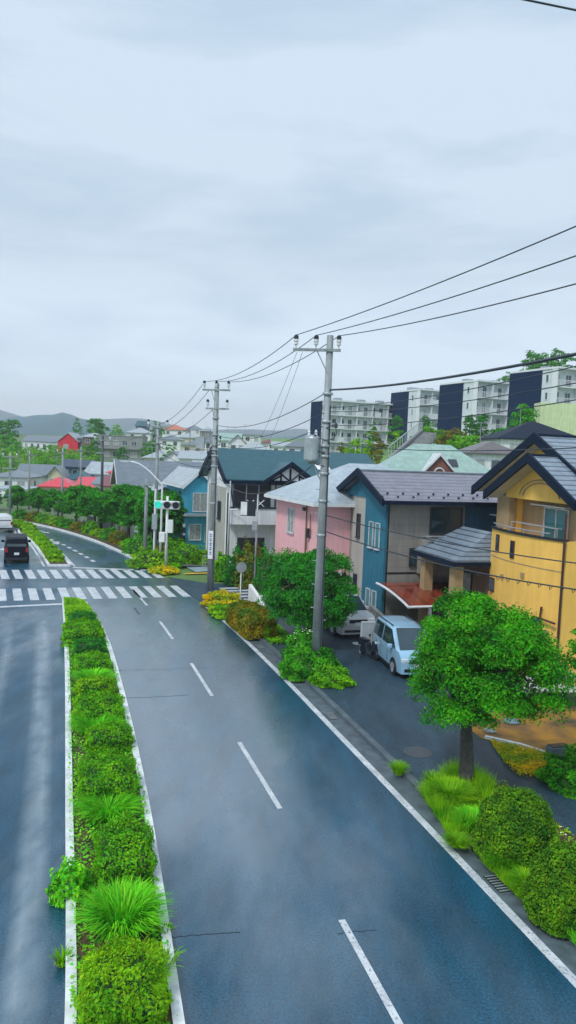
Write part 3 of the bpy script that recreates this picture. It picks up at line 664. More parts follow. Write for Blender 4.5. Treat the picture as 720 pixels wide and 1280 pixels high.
for k,(px,py,rx,h,mm,lb) in enumerate(((205,713,.9,.35,'leaf_gold','orange flowering low shrub at the foot of the traffic signal'),(185,705,1.3,1.1,'leaf_lime','lime bush left of the traffic signal post'),(235,700,1.5,1.3,'leaf_mid','green bush between the signal and the teal house'),(175,690,1.2,1.5,'leaf_tree','round green bush on the kerb before the street lamp'),(218,690,1.0,1.3,'leaf_mid','mid green bush behind the two signal posts'),(313,730,1.0,2.6,'leaf_rust','orange tinted shrub in front of the veranda of the timber framed house'),(300,727,1.0,2.2,'leaf_dark','dark garden shrub left of the notice board'),(250,703,.8,1.0,'leaf_lime','small lime shrub at the foot of the teal house'),(334,738,.8,2.6,'leaf_dark','dark shrub between the notice board and the pink house'),(277,722,.6,1.6,'leaf_mid','slim green shrub behind the labelled utility pole'))):
    p=G(px,py+3); shrub('garden_shrub',p[0],p[1],.08,rx,rx,h,1700,.10,M[mm],lb,seed=60+k,boxy=2.1,rough=.14)

# trees in a row on the far pavement
protos=[]
ordn='first second third fourth fifth sixth seventh eighth ninth tenth eleventh twelfth thirteenth'.split()
k=0; arc=iJ+8
while k<13 and arc<len(RE)-3:
    p=roadpt(arc,3.3)
    lb='dark street tree on the far pavement, %s in its row counted from the traffic signal'%ordn[k]
    sc=max(.58,1.0-.048*k)
    if k<3: t=tree('street_tree',p[0],p[1],.1,1.95+.1*k,1.9,1.95,3.0,.16,150,64,.5,.14,M['leaf_street'],lb,'street trees in the far row',seed=70+k,lump=.2); protos.append(t)
    else:
        t=copy_tree(protos[k%3]); t.location=(p[0],p[1],.1); t.rotation_euler=(0,0,k*1.3); t['label']=lb
    t.scale=(sc*(1+.06*(k%2)),sc,sc*(1+.05*((k*7)%3-1)))
    arc+=4 if k<8 else 5; k+=1
for k in range(15):
    j=iJ+1+int(k*2.6); p=roadpt(j,1.7); 
    r_=random.Random(k); mm=['leaf_mid','leaf_lime','leaf_tree','leaf_rust'][(k*3)%4]
    nm={'leaf_mid':'mid green','leaf_lime':'lime green','leaf_tree':'deep green','leaf_rust':'rust tinted'}[mm]
    shrub('roadside_shrub',p[0],p[1],.08,.9+r_.random()*.7,.75,.6+r_.random()*.55,1300,.09,M[mm],'%s kerbside shrub under the far street trees, %s along from the traffic signal'%(nm,(ordn+['fourteenth','fifteenth'])[k]),group='low shrubs along the far kerb',seed=90+k,rot=math.atan2(*reversed(tang(RE,j))),boxy=2.3,rough=.12)
M['pillar']=mat('pillar',(.55,.58,.6),.6,.1,4)
for k,(px,py) in enumerate(((76,655),(117,672),(126,676),(45,648),(150,678),(137,676))):
    p=G(px,py); m=MB(); m.box(-.14,.14,-.14,.14,0,1.55); m.box(-.18,.18,-.18,.18,1.55,1.64); m.build('gate_pillar',M['pillar'],label='white gate pillar behind the street trees, %s from the left'%ordn[k],cat='pillar',group='white gate pillars').location=(p[0]+1.6,p[1]+2.2,0)
for k,(a,b) in enumerate((((80,657),(112,668)),((128,672),(160,684)))):
    p=G(*a);q=G(*b); m=MB(); dx,dy=q[0]-p[0],q[1]-p[1]; L=math.hypot(dx,dy)
    m.obox(((p[0]+q[0])/2+1.8,(p[1]+q[1])/2+2.4),(dx/L,dy/L),L,.16,0,.95); m.build('garden_wall',M['concrete'],label=['low grey garden wall behind the middle of the tree row','low grey garden wall behind the tree row nearest the signal'][k],cat='wall')

# distant trees and hill planting
def blob(px,py,Y,rpx,hpx,mm,label,name='distant_tree',seed=0,cat='tree',n=85,per=38,trunk=True):
    x,_,zt=A(px,py-hpx/2,Y); rx=rpx/F*Y; rz=hpx/F*Y/2; zb=zt-2*rz
    g=hgt(x,Y); rz=(zt-max(zb-4.5,min(zb,g+.2)))/2; zb=zt-2*rz; zb2=min(zb-.3,g) 
    t=empty(name,(x,Y,zb2),seed,label,cat)
    crown('crown',rx,rx,rz,zt-rz-zb2,n,per,rx*.3,max(.12,rx*.085),M[mm],t,100+seed,.25)
    MB().tube([(0,0,-.5),(0,0,(zt-rz-zb2))],[max(.12,rx*.09),.07],6).build('trunk',M['bark'],t)
    return t
dt=[(97,535,235,7,16,'leaf_street','dark conifer like tree above the roofs right of the red gable'),(122,534,250,15,16,'leaf_street','wide dark tree on the skyline behind the flat grey block'),(146,537,240,8,12,'leaf_mid','yellowish green tree on the skyline right of the wide dark one'),
(118,560,190,9,22,'leaf_street','dark tree before the left half of the flat grey block'),(153,567,185,8,12,'leaf_street','small dark tree in front of the ground floor of the grey block'),(190,563,170,14,20,'leaf_street','dark tree mass below the orange roof'),(212,568,165,9,18,'leaf_tree','brighter tree right of the dark mass below the orange roof'),
(198,540,260,8,24,'leaf_street','narrow dark tree beside the tall grey lamp pole on the skyline'),(8,535,260,14,16,'leaf_street','dark tree on the left edge of the photo under the hills'),(10,560,225,14,26,'leaf_tree','leafy tree at the left edge above the grass bank'),
(448,556,100,16,28,'leaf_lime','bright lime bush on the bank below the first apartment block'),(428,560,102,8,14,'leaf_rust','brownish bush left of the lime bush on the bank'),(473,553,104,12,22,'leaf_rust','rusty bush right of the lime bush on the bank'),(466,538,125,7,20,'leaf_street','dark tree in front of the balconies of the first apartment block'),
(498,534,140,11,30,'leaf_street','dark tree at the foot of the second block dark end wall'),(533,530,140,9,18,'leaf_street','small round tree below the balconies of the second apartment block'),(540,546,120,14,22,'leaf_mid','olive bush under the second apartment block'),(565,552,115,18,20,'leaf_rust','rust tinted hedge mass below the third block'),
(588,532,118,9,26,'leaf_street','dark tree left of the pair under the third apartment block'),(603,530,118,8,28,'leaf_dark','dark tree right of the pair under the third apartment block'),(585,556,105,20,20,'leaf_mid','green bush mass above the brown roof'),(520,562,100,14,22,'leaf_mid','sloping green bush beside the stair rail'),(625,545,112,14,14,'leaf_dark','low dark bush between the third and fourth blocks'),
(658,528,110,20,38,'leaf_tree','bright rounded tree at the foot of the fourth block dark end wall'),(672,452,190,16,22,'leaf_street','dark pine crown above the roof of the fourth block, left one'),(702,452,190,18,20,'leaf_street','dark pine crown above the roof of the fourth block, right one'),(633,474,190,9,14,'leaf_street','small dark tree between the third and fourth block roofs'),(497,548,112,8,16,'leaf_lime','pale bush at the foot of the stair rail')]
for k,(px,py,Y,r_,h_,mm,lb) in enumerate(dt): blob(px,py,Y,r_,h_,mm,lb,seed=k)
# bright bank on the left
r0=random.Random(3)
for k in range(44):
    px=2+(k%22)*5.8+r0.uniform(-2,2); py=(566 if k<22 else 578)+r0.uniform(-2,7); Y=205-(py-566)*2.6
    mm=['leaf_lime','leaf_tree','leaf_mid'][k%3]
    nm={'leaf_lime':'lime','leaf_mid':'mid green','leaf_tree':'deep green'}[mm]
    t=blob(px,py,Y,9,15,mm,'bush on the green bank below the red gabled apartment','bank_bush',seed=200+k,cat='bush',n=36,per=30); t['group']='bushes on the far left bank'
# lawn beside the path
ground_cover('verge_grass',[loc(iJ,1.2,2.4),loc(iJ,-2.0,1.3),loc(iJ,-1.0,.6),loc(iJ,8,.6),loc(iJ,8,2.3)],M['grass_lime'],'yellow green grass on the corner at the foot of the signal',4200,.09,.25,seed=17)
ground_cover('lawn',[loc(iJ,3.6,14),loc(iJ,1.5,5.2),loc(iJ,6,5.2),loc(iJ,9,14)],M['grass'],'green lawn between the far pavement and the teal house',5000,.10,.22,seed=18)
ground_cover('lawn',[loc(iJ,-2.4,6),loc(iJ,-3.2,3),loc(iJ,-3.2,9),loc(iJ,-1,14)],M['grass'],'strip of grass right of the blue grey path',2500,.10,.22,seed=19)

# ------------------------------------------------------------------ building kit
wr_=random.Random(1); M['curtain']=mat('curtain',(.32,.34,.33),.15,.3,6,spec=.9)
def wallm(name,c,var=.06,dirt=.12,stripe=None,rough=.7,bump=.15): 
    if name not in M: M[name]=mat(name,c,rough,var,1.2,bump,60,stripe=stripe,dirt=dirt,spec=.3)
    return M[name]
def window(parent,side,W,D,a,z0,w,h,frame='frame_w',glass='glass',mull=1,name='window',off=(0,0),t=.06):
    """side f: y=0, b: y=D, l: x=0, r: x=W ; a = centre along that side"""
    def P(s,o,z):
        x,y={'f':(s,-o),'b':(s,D+o),'l':(-o,s),'r':(W+o,s)}[side]; return (x+off[0],y+off[1],z)
    def bx(m,s0,s1,z0_,z1_,o0,o1):
        p=[P(s0,o0,z0_),P(s1,o1,z1_)]; lo=[min(p[0][i],p[1][i]) for i in range(3)]; hi=[max(p[0][i],p[1][i]) for i in range(3)]
        m.box(lo[0],hi[0],lo[1],hi[1],lo[2],hi[2])
    f=MB(); k=.06 if w>.5 else .04; s0,s1=a-w/2,a+w/2
    bx(f,s0-k,s1+k,z0-k-.02,z0,.004,t+.05); bx(f,s0-k,s1+k,z0+h,z0+h+k,.004,t)
    bx(f,s0-k,s0,z0,z0+h,.004,t); bx(f,s1,s1+k,z0,z0+h,.004,t)
    for i in range(mull): c=s0+w*(i+1)/(mull+1); bx(f,c-.025,c+.025,z0,z0+h,.006,t-.01)
    fo=f.build(name,M[frame],parent)
    wr_.seed(int(a*97+z0*31+W*13+w*7)); 
    g=MB(); bx(g,s0,s1,z0,z0+h,.005,.022); g.build('pane',M['curtain' if glass=='glass' and wr_.random()<.3 else glass],fo); return fo
def slab_gable(m,W,D,H,rise,ov,ax,th=.14,g=None):
    """two roof slabs; ridge along ax"""
    g=ov if g is None else g
    if ax=='x': span,L=D,W
    else: span,L=W,D
    s=rise/(span/2); e=-ov; ze=H-ov*s
    poly=[(e,ze),(span/2,H+rise),(span+ov,ze),(span+ov,ze+th),(span/2,H+rise+th*1.1),(e,ze+th)]
    n0=len(m.v); m.ext(poly,'x',-g,L+g)
    if ax=='y': m.v[n0:]=[(v[1],v[0],v[2]) for v in m.v[n0:]]
def slab_hip(m,W,D,H,rise,ov,th=.14):
    r=min(W,D)/2; n=len(m.v); s=rise/r; ze=H-ov*s; x0,x1,y0,y1=-ov,W+ov,-ov,D+ov
    if W>=D: a,b=(r,D/2),(W-r,D/2)
    else: a,b=(W/2,r),(W/2,D-r)
    for dz in (0,th):
        m.v+=[(x0,y0,ze+dz),(x1,y0,ze+dz),(x1,y1,ze+dz),(x0,y1,ze+dz),(a[0],a[1],H+rise+dz),(b[0],b[1],H+rise+dz)]
    if W>=D: fs=[(0,1,5,4),(1,2,5),(2,3,4,5),(3,0,4)]
    else: fs=[(0,1,4),(1,2,5,4),(2,3,5),(3,0,4,5)]
    for f in fs: m.f.append(tuple(n+6+i for i in f)); m.f.append(tuple(n+i for i in f[::-1]))
    for i in range(4): j=(i+1)%4; m.f.append((n+i,n+j,n+6+j,n+6+i))
def house(name,label,x,y,rot,W,D,H,roof,wall,roofmat,wins=(),z=0,ov=.45,cat='house',group=None,fascia=None,found=2.5,door=None,parent=None,frame='frame_w',gov=None,glass='glass'):
    t=parent or empty(name,(x,y,z),rot,label,cat,group)
    m=MB(); kind,ax,rise=roof
    if kind=='gable':
        if ax=='x': m.ext([(0,-found),(D,-found),(D,H),(D/2,H+rise-.005),(0,H)],'x',0,W)
        else: m.ext([(0,-found),(W,-found),(W,H),(W/2,H+rise-.005),(0,H)],'y',0,D)
    elif kind=='shed':
        m.ext([(0,-found),(D,-found),(D,H+rise),(0,H)],'x',0,W)
    else: m.box(0,W,0,D,-found,H)
    m.build('wall',wall,t)
    r=MB()
    if kind=='gable': slab_gable(r,W,D,H,rise,ov,ax,g=gov)
    elif kind=='hip': slab_hip(r,W,D,H,rise,ov)
    elif kind=='shed':
        s=rise/D; r.ext([(-ov,H-ov*s),(D+ov,H+rise+ov*s),(D+ov,H+rise+ov*s+.14),(-ov,H-ov*s+.14)],'x',-ov,W+ov)
    else:
        r.box(-.12,W+.12,-.12,D+.12,H,H+.25)
    r.build('roof',roofmat,t)
    if fascia:
        f=MB(); gg=ov if gov is None else gov
        if kind=='gable':
            span,L=(D,W) if ax=='x' else (W,D); s=rise/(span/2); e=-ov-.02; ze=H-ov*s
            for a0,a1 in ((-gg-.05,-gg-.004),(L+gg+.004,L+gg+.05)):
                n0=len(f.v); f.ext([(e,ze-.16),(span/2,H+rise-.16),(span+ov+.02,ze-.16),(span+ov+.02,ze+.17),(span/2,H+rise+.2),(e,ze+.17)],'x',a0,a1)
                if ax=='y': f.v[n0:]=[(v[1],v[0],v[2]) for v in f.v[n0:]]
            # gutters
            for yy in (-ov-.1,span+ov+.1):
                n0=len(f.v); f.box(-gg,L+gg,yy-.06,yy+.06,ze-.06,ze+.08)
                if ax=='y': f.v[n0:]=[(v[1],v[0],v[2]) for v in f.v[n0:]]
        elif kind=='hip':
            s=rise/(min(W,D)/2); ze=H-ov*s
            f.box(-ov-.08,W+ov+.08,-ov-.08,-ov-.004,ze-.08,ze+.1); f.box(-ov-.08,-ov-.004,-ov,D+ov,ze-.08,ze+.1); f.box(W+ov+.004,W+ov+.08,-ov,D+ov,ze-.08,ze+.1)
        f.build('fascia',M[fascia],t)
    if kind in ('gable','hip') and name in ('house','cream_house','white_annex_house') and wr_.random()<.8:
        an=MB(); ax_,ay_=W*.35,D*.5; h0=H+rise*.8; an.tube([(ax_,ay_,h0-.3),(ax_,ay_,h0+2.1)],.03,5); an.tube([(ax_-.6,ay_,h0+2.0),(ax_+.6,ay_,h0+2.0)],.02,4)
        for k_ in range(6): an.tube([(ax_-.55+k_*.22,ay_-.4+.03*k_,h0+2.0),(ax_-.55+k_*.22,ay_+.4-.03*k_,h0+2.0)],.012,4)
        an.build('antenna',M['steel'],t)
    for q in wins:
        side,a,z0,w_,h=q[:5]; window(t,side,W,D,a,z0,w_,h,frame,glass,mull=(q[5] if len(q)>5 else 1))
    if door: side,a=door; 
    return t

# ------------------------------------------------------------------ yellow house
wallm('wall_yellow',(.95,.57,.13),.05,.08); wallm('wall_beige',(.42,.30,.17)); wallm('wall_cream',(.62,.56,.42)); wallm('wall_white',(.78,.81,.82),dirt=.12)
wallm('wall_pink',(.88,.47,.50),.04,.08,stripe=('z',.3,.1,.02)); wallm('wall_blue',(.025,.17,.26),.08,.12,stripe=('z',.2,.2,.06)); wallm('wall_greybeige',(.30,.29,.27),.08,.15,stripe=('z',.35,.25,.08)); wallm('wall_palebeige',(.45,.44,.40))
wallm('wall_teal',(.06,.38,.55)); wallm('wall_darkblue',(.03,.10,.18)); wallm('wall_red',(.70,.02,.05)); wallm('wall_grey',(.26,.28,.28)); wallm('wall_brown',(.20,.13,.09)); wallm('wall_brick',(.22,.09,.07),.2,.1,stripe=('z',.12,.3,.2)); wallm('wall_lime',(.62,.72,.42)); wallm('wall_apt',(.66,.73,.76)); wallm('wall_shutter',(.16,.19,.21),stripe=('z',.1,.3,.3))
M['roof_slate']=roofm('roof_slate',(.21,.27,.34),.17,.72,.25); M['roof_lav']=roofm('roof_lav',(.22,.22,.27),.15,.38,.35); M['roof_pale']=roofm('roof_pale',(.40,.48,.54),.13,.12,.35); M['roof_teal']=roofm('roof_teal',(.008,.09,.12),.14,.22,.4)
M['roof_green']=roofm('roof_green',(.30,.45,.40),.14,.10,.4); M['roof_brown']=roofm('roof_brown',(.13,.11,.11),.2,.2); M['roof_grey']=roofm('roof_grey',(.17,.21,.25),.16,.25); M['roof_red']=roofm('roof_red',(.75,.06,.09),.2,.3,.35); M['roof_maroon']=roofm('roof_maroon',(.22,.05,.06),.2,.25); M['roof_orange']=roofm('roof_orange',(.55,.16,.08),.2,.2); M['roof_navy']=roofm('roof_navy',(.02,.045,.09),.16,.2); M['roof_white']=roofm('roof_white',(.38,.44,.48),.2,.15)
Nx,Ny=10.4,28.9; ya=math.atan2(.29,.956)
Y=empty('yellow_house',(Nx,Ny,0),ya,'yellow house with a curved front, arched gable over its balcony and navy bargeboards','house')
BL=5.0
def arcx(y,b=.42): t=(y/BL)*2-1; return -b*(1-t*t)
arc=[(arcx(BL*k/14),BL*k/14) for k in range(15)]
m=MB(); m.ext(arc+[(2.3,BL),(2.3,0)],'z',-1,4.55)
m.ext([(p[0],p[1]) for p in arc]+[(p[0]+.14,p[1]) for p in arc[::-1]],'z',4.55,5.55)
m.box(0.1,2.3,0.0,.14,4.55,5.55); m.box(.1,2.3,BL-.14,BL,4.55,5.55)
m.build('wall',M['wall_yellow'],Y)
m=MB(); m.box(2.3,9.5,-.0,8.4,-1,7.2); m.ext([(0,7.2),(8.4,7.2),(4.2,9.5)],'x',2.0,9.5) ; m.build('rear_wall',M['wall_beige'],Y)
m=MB(); m.ext([(p[0]-.06,p[1]) for p in arc]+[(p[0]+.2,p[1]) for p in arc[::-1]],'z',5.552,5.63); m.build('balcony_coping',M['dark'],Y)
m=MB(); m.tube([(arcx(k*BL/14)+.07,k*BL/14,5.78) for k in range(2,15)],.025,6)
for k in (3,6,9,12): m.tube([(arcx(k*BL/14)+.07,k*BL/14,5.6),(arcx(k*BL/14)+.07,k*BL/14,5.78)],.02,6)
m.build('balcony_rail',M['steel'],Y)
# front gable with arch
gp_=[(-.0,6.75),(BL,6.75),(BL,6.95),(BL/2,8.42),(0,6.95)]
m=MB(); a0,a1=.7,4.3; cxx=2.5; rr_=1.45
lowarc=[(cxx+rr_*math.cos(th),6.75+.42*math.sin(th)) for th in np.linspace(0,math.pi,13)]
poly=[(BL,6.92),(BL,7.2),(BL/2,8.55),(0,7.2),(0,6.92),(cxx-rr_-.0,6.92)]
poly=poly[:5]
m.ext(poly,'x',.60,.83); m.build('gable_wall',M['wall_yellow'],Y)
for rr2 in (1.5,1.25):
    m=MB(); m.tube([(.59,cxx+rr2*math.cos(th),7.02+rr2*.5*math.sin(th)) for th in np.linspace(.1,math.pi-.1,16)],.035,5); m.build('arch_moulding',M['wall_beige'],Y)
for y0 in (0,BL-.3): MB().box(.6,.88,y0,y0+.3,5.3,6.915).build('column',M['wall_beige'],Y)
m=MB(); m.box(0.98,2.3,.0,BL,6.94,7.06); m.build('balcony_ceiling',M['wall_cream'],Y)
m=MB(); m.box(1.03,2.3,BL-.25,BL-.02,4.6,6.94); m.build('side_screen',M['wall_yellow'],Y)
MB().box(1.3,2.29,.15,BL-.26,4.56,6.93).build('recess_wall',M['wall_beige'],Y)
window(Y,'l',0,0,2.3,4.75,1.5,1.85,'frame_w','glass_teal',1,'balcony_door',off=(1.29,0))
m=MB(); m.box(.9,1.28,1.3,3.6,6.7,6.75); m.build('awning',M['white'],Y)
m=MB()
for k in range(8): yy=1.5+k*.3; 
m.tube([(.55,1.2,5.9),(.55,4.4,5.9)],.02,6); m.tube([(.75,1.2,5.9),(.75,4.4,5.9)],.02,6); m.tube([(.55,1.2,4.6),(.55,1.2,5.9)],.02,6); m.tube([(.55,4.4,4.6),(.55,4.4,5.9)],.02,6); m.build('drying_rack',M['steel'],Y)
def slotwin(yc,z0,w_,h,name='window'):
    x=arcx(yc); f=MB(); f.box(x-.05,x+.1,yc-w_/2-.05,yc+w_/2+.05,z0-.05,z0+h+.05); fo=f.build(name,M['brown_d'],Y)
    g=MB(); g.box(x-.062,x-.05,yc-w_/2,yc+w_/2,z0,z0+h); g.build('pane',M['glass'],fo)
slotwin(4.05,4.72,.16,.6); slotwin(2.7,4.6,.17,.62); slotwin(1.0,.9,.42,1.55); slotwin(4.4,2.9,.4,.5)
# roofs
m=MB()
m.ext([(-.55,6.95),(BL/2,8.6),(BL+.55,6.95),(BL+.55,7.09),(BL/2,8.76),(-.55,7.09)],'x',-.05,4.2)
m.build('roof',M['roof_slate'],Y)
m=MB(); m.ext([(-.6,6.98),(4.2,9.46),(9.0,6.98),(9.0,7.14),(4.2,9.64),(-.6,7.14)],'x',1.35,10.2); m.build('roof',M['roof_slate'],Y)
m=MB()
m.ext([(-.65,6.77),(BL/2,8.46),(BL+.65,6.77),(BL+.65,7.15),(BL/2,8.88),(-.65,7.15)],'x',-.17,-.055)
m.ext([(-.7,6.78),(4.2,9.32),(9.1,6.78),(9.1,7.2),(4.2,9.76),(-.7,7.2)],'x',1.23,1.345)
m.box(1.35,10.2,-.78,-.6,6.9,7.08); m.box(-.05,1.23,-.73,-.56,6.88,7.05); m.build('bargeboard',M['navy'],Y)
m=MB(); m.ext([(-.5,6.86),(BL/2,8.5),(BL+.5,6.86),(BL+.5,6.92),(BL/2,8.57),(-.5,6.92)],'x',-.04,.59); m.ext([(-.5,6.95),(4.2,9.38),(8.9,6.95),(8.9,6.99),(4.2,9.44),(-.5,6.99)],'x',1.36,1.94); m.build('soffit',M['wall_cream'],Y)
m=MB(); m.ext([(0,7.2),(8.4,7.2),(4.2,9.4)],'x',1.95,1.995); m.build('gable_wall',M['wall_yellow'],Y)
m=MB(); m.tube([(-.02,-.06,6.6),(-.02,-.06,-.5)],.05,8); m.tube([(-.3,.7,2.95),(-.35,.7,2.5),(-.2,-.04,2.45)],.045,8); m.build('drainpipe',M['brown_d'],Y)
m=MB(); m.box(.02,9.5,-.012,-.004,-.5,4.5); m.box(1.3,9.5,-.012,-.004,4.5,6.9); m.build('side_wall_panel',M['wall_yellow'],Y)
for a in (5.7,6.9): window(Y,'l',0,0,a,5.1,.45,1.4,'brown_d','glass',0,off=(2.29,0))
window(Y,'f',0,0,4.2,1.0,1.6,1.2,'frame_d','glass',1)
# porch
pv=[(-1.8,8.9,3.95),(-1.8,4.95,3.95),(2.3,4.95,3.95),(2.3,6.4,5.15),(.8,6.4,5.1),(.8,8.9,5.1)]
pr=MB(); pr.v=[(a,b,c) for a,b,c in pv]+[(a,b,c+.13) for a,b,c in pv]
pr.f=[(6,7,10,11),(7,8,9,10),(1,0,5,4),(2,1,4,3),(0,1,7,6),(1,2,8,7),(0,6,11,5),(2,3,9,8)]
pr.build('porch_roof',M['roof_slate'],Y)
pr=MB(); pr.box(-1.92,-1.805,4.85,8.9,3.87,4.07); pr.box(-1.8,2.3,4.84,4.94,3.87,4.05); pr.build('porch_fascia',M['navy'],Y)
for x,y in ((-1.4,5.4),(-1.4,8.2)): MB().box(x-.22,x+.22,y-.22,y+.22,-1,3.93).build('porch_post',M['wall_beige'],Y)
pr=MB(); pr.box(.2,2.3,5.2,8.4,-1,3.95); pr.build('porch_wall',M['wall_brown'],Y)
window(Y,'l',0,0,7.2,1.2,.8,2.0,'frame_d','glass',0,'porch_window',off=(.2,0))

m=MB(); m.tube([(-.05,BL/2,8.77),(1.3,BL/2,8.77)],.07,6); m.tube([(1.35,4.2,9.65),(10.2,4.2,9.65)],.08,6); m.build('ridge_cap',M['navy'],Y)
for yy,zz in ((3.4,3.6),(1.9,3.9),(.45,1.9)): MB().box(arcx(yy)-.07,arcx(yy)+.05,yy-.09,yy+.09,zz,zz+.18).build('vent_hood',M['wall_beige'],Y)
m=MB(); m.ext([(p[0]-.012,p[1]) for p in arc]+[(p[0]+.05,p[1]) for p in arc[::-1]],'z',4.38,4.42); m.build('wall_joint',M['wall_beige'],Y)
# ------------------------------------------------------------------ blue and grey beige house
ba=math.atan2(.33,.944)
Bx,By=4.85,37.4
B=empty('blue_grey_house',(Bx,By,.6),ba,'blue and grey beige house with a lavender tiled roof, seen above the red carport','house')
m=MB(); m.box(0,9.5,0,6,-1.5,5.7); m.build('wall',M['wall_greybeige'],B)
m=MB(); m.box(-.12,.0,-.02,2.35,-.6,5.75); m.ext([(-.02,5.75),(5.2,5.75),(2.55,6.85)],'x',-.12,-.004); m.build('blue_bay',M['wall_blue'],B)
m=MB(); m.box(-.06,0,2.36,4.0,-.6,5.8); m.build('side_wall_panel',M['wall_palebeige'],B)
m=MB(); m.ext([(-.5,5.66),(2.55,6.95),(5.6,5.66),(5.6,5.8),(2.55,7.11),(-.5,5.8)],'x',-.5,10.3); m.build('roof',M['roof_lav'],B)
m=MB(); m.ext([(-.55,5.52),(2.55,6.83),(5.7,5.52),(5.7,5.86),(2.55,7.23),(-.55,5.86)],'x',-.62,-.505); m.box(-.5,10.3,-.68,-.52,5.6,5.78); m.build('fascia',M['navy'],B)
m=MB()
for k in range(26):
    m.box(-.5+k*.42,-.42+k*.42,-.25+.3*(k%2),-.17+.3*(k%2),5.92+.15*(k%2),6.0+.15*(k%2))
m.build('snow_guards',M['dark'],B)
m=MB(); m.box(4.3,9.52,-.035,-.003,3.95,5.55); m.build('upper_wall_panel',M['wall_darkblue'],B)
m=MB(); m.box(1.7,5.2,-1.2,-.04,2.2,3.9); m.build('balcony_wall',M['wall_greybeige'],B)
m=MB(); m.box(1.6,5.3,-1.28,-1.16,3.902,4.0); m.tube([(1.3,-1.22,4.15),(9.4,-1.22,4.15)],.03,6); m.tube([(1.3,-1.22,3.95),(9.4,-1.22,3.95)],.025,6); m.build('balcony_rail',M['steel'],B)
m=MB(); m.box(5.25,9.5,-1.2,-.04,2.25,3.85); m.build('balcony_wall',M['wall_palebeige'],B)
for a,z0,h in ((.75,3.3,1.25),(1.5,3.3,1.25),(.8,-.05,1.2),(1.5,-.05,1.2)): window(B,'l',0,0,a,z0,.42,h,'frame_w','glass_teal',0,off=(-.12,0))
for a,z0 in ((3.2,3.6),(3.3,.4)): window(B,'l',0,0,a,z0,.35,1.2,'frame_d','glass',0,off=(-.06,0))
window(B,'f',0,0,1.45,2.6,.3,.8,'frame_d','glass',0); window(B,'f',0,0,3.2,4.2,1.7,1.2,'frame_d','glass',1,off=(0,-.03)); window(B,'f',0,0,3.9,.2,1.5,1.5,'frame_w','wall_shutter',1); window(B,'f',0,0,7.0,.2,1.5,1.5,'frame_w','glass',1)
m=MB(); m.box(5.7,8.4,-1.0,-.04,5.12,5.18); m.build('awning',M['white'],B)
m=MB(); m.tube([(2.0,-.1,4.0),(2.0,-.1,2.1)],.05,6); m.tube([(1.75,-1.27,2.2),(1.75,-1.27,-.5)],.05,6); m.box(1.62,1.88,-1.36,-1.2,2.15,2.4); m.build('drainpipe',M['dark'],B)
m=MB(); m.box(-.42,-.14,1.9,2.4,-.1,.45); m.build('air_conditioner',M['white'],B)
m=MB(); m.tube([(-.5,2.55,7.12),(10.3,2.55,7.12)],.07,6); m.build('ridge_cap',M['roof_grey'],B)
m=MB(); m.box(0,9.5,-.02,-.004,2.16,2.24); m.box(.02,.08,-.03,-.003,-.6,5.6); m.box(4.9,4.96,-.03,-.003,-.6,4.1); m.build('wall_joint',M['dark'],B)
def wallthing(a,b,z0a,z0b,h,th,label,mt=None,name='retaining_wall',cat='wall'):
    m=MB(); d=(b[0]-a[0],b[1]-a[1]); L=math.hypot(*d); v=(-d[1]/L*th/2,d[0]/L*th/2)
    q=[]
    for z in ('b','t'):
        for p,s,ht in ((a,-1,z0a),(b,-1,z0b),(b,1,z0b),(a,1,z0a)): q.append((p[0]+v[0]*s,p[1]+v[1]*s,-.2 if z=='b' else ht))
    m.v+=q; m.f+=[(3,2,1,0),(4,5,6,7),(0,1,5,4),(1,2,6,5),(2,3,7,6),(3,0,4,7)]; return m.build(name,mt or M['concrete'],label=label,cat=cat)
wallthing((Bx-.55,By+1.0),(Bx+.55,By-4.6),1.05,.75,0,.2,'sloping concrete retaining wall below the blue house, behind the silver car')

# carport
u=(.33,-.944); 
Cp=empty('carport',(4.4,36.9,0),math.atan2(u[1],u[0]),'carport with a curved red brown roof and white frame beside the blue house','carport')
def carv(t): return (3.3*t, 2.35-.5*t**1.7)
L_=[carv(k/12) for k in range(13)]
M['red_poly']=mat('red_poly',(.26,.045,.02),.15,.15,1,stripe=('y',.9,.2,.4),spec=.7,coat=.5)
m=MB(); m.ext([(p[0],p[1]) for p in L_]+[(p[0],p[1]+.05) for p in L_[::-1]],'y',.05,5.4); m.build('roof_panel',M['red_poly'],Cp)
m=MB(); m.tube([(p[0],0,p[1]+.03) for p in L_],.06,6); m.tube([(3.3,0,1.88),(3.3,5.4,1.88)],.06,6); m.tube([(p[0],5.45,p[1]+.03) for p in L_],.06,6); m.build('roof_frame',M['white'],Cp)
for x,y in ((3.1,1.2),(.6,5.2),(3.1,5.2)): MB().box(x-.06,x+.06,y-.06,y+.06,0,carv(x/3.3)[1]).build('post',M['white'],Cp)

# ------------------------------------------------------------------ pink house
P_=empty('pink_house',(1.65,40.9,0),math.atan2(.37,.93),'pink two storey house with a pale grey hip roof behind the globe crowned tree','house')
house('','',0,0,0,8.5,6.4,6.1,('hip','x',1.75),M['wall_pink'],M['roof_pale'],[('l',3.9,3.9,.9,1.35,1),('l',5.6,.9,.35,1.2,0),('l',4.1,1.0,.8,1.0,1),('f',1.0,1.0,.8,1.1,1)],ov=.55,fascia='white',parent=P_,frame='frame_w')
m=MB(); m.tube([(-.08,1.5,5.9),(-.08,1.5,0)],.04,6); m.tube([(-.1,.9,5.2),(-.1,.9,4.0),(-.1,1.3,4.0),(-.1,1.3,3.2)],.03,6); m.build('drainpipe',M['wall_brown'],P_)
m=MB(); m.box(-.18,-.02,1.0,1.25,3.9,4.4); m.box(-.1,-.02,1.8,2.1,5.3,5.5); m.box(1.5,1.7,-.14,-.02,2.0,2.15); m.build('meter_box',M['dark'],P_)
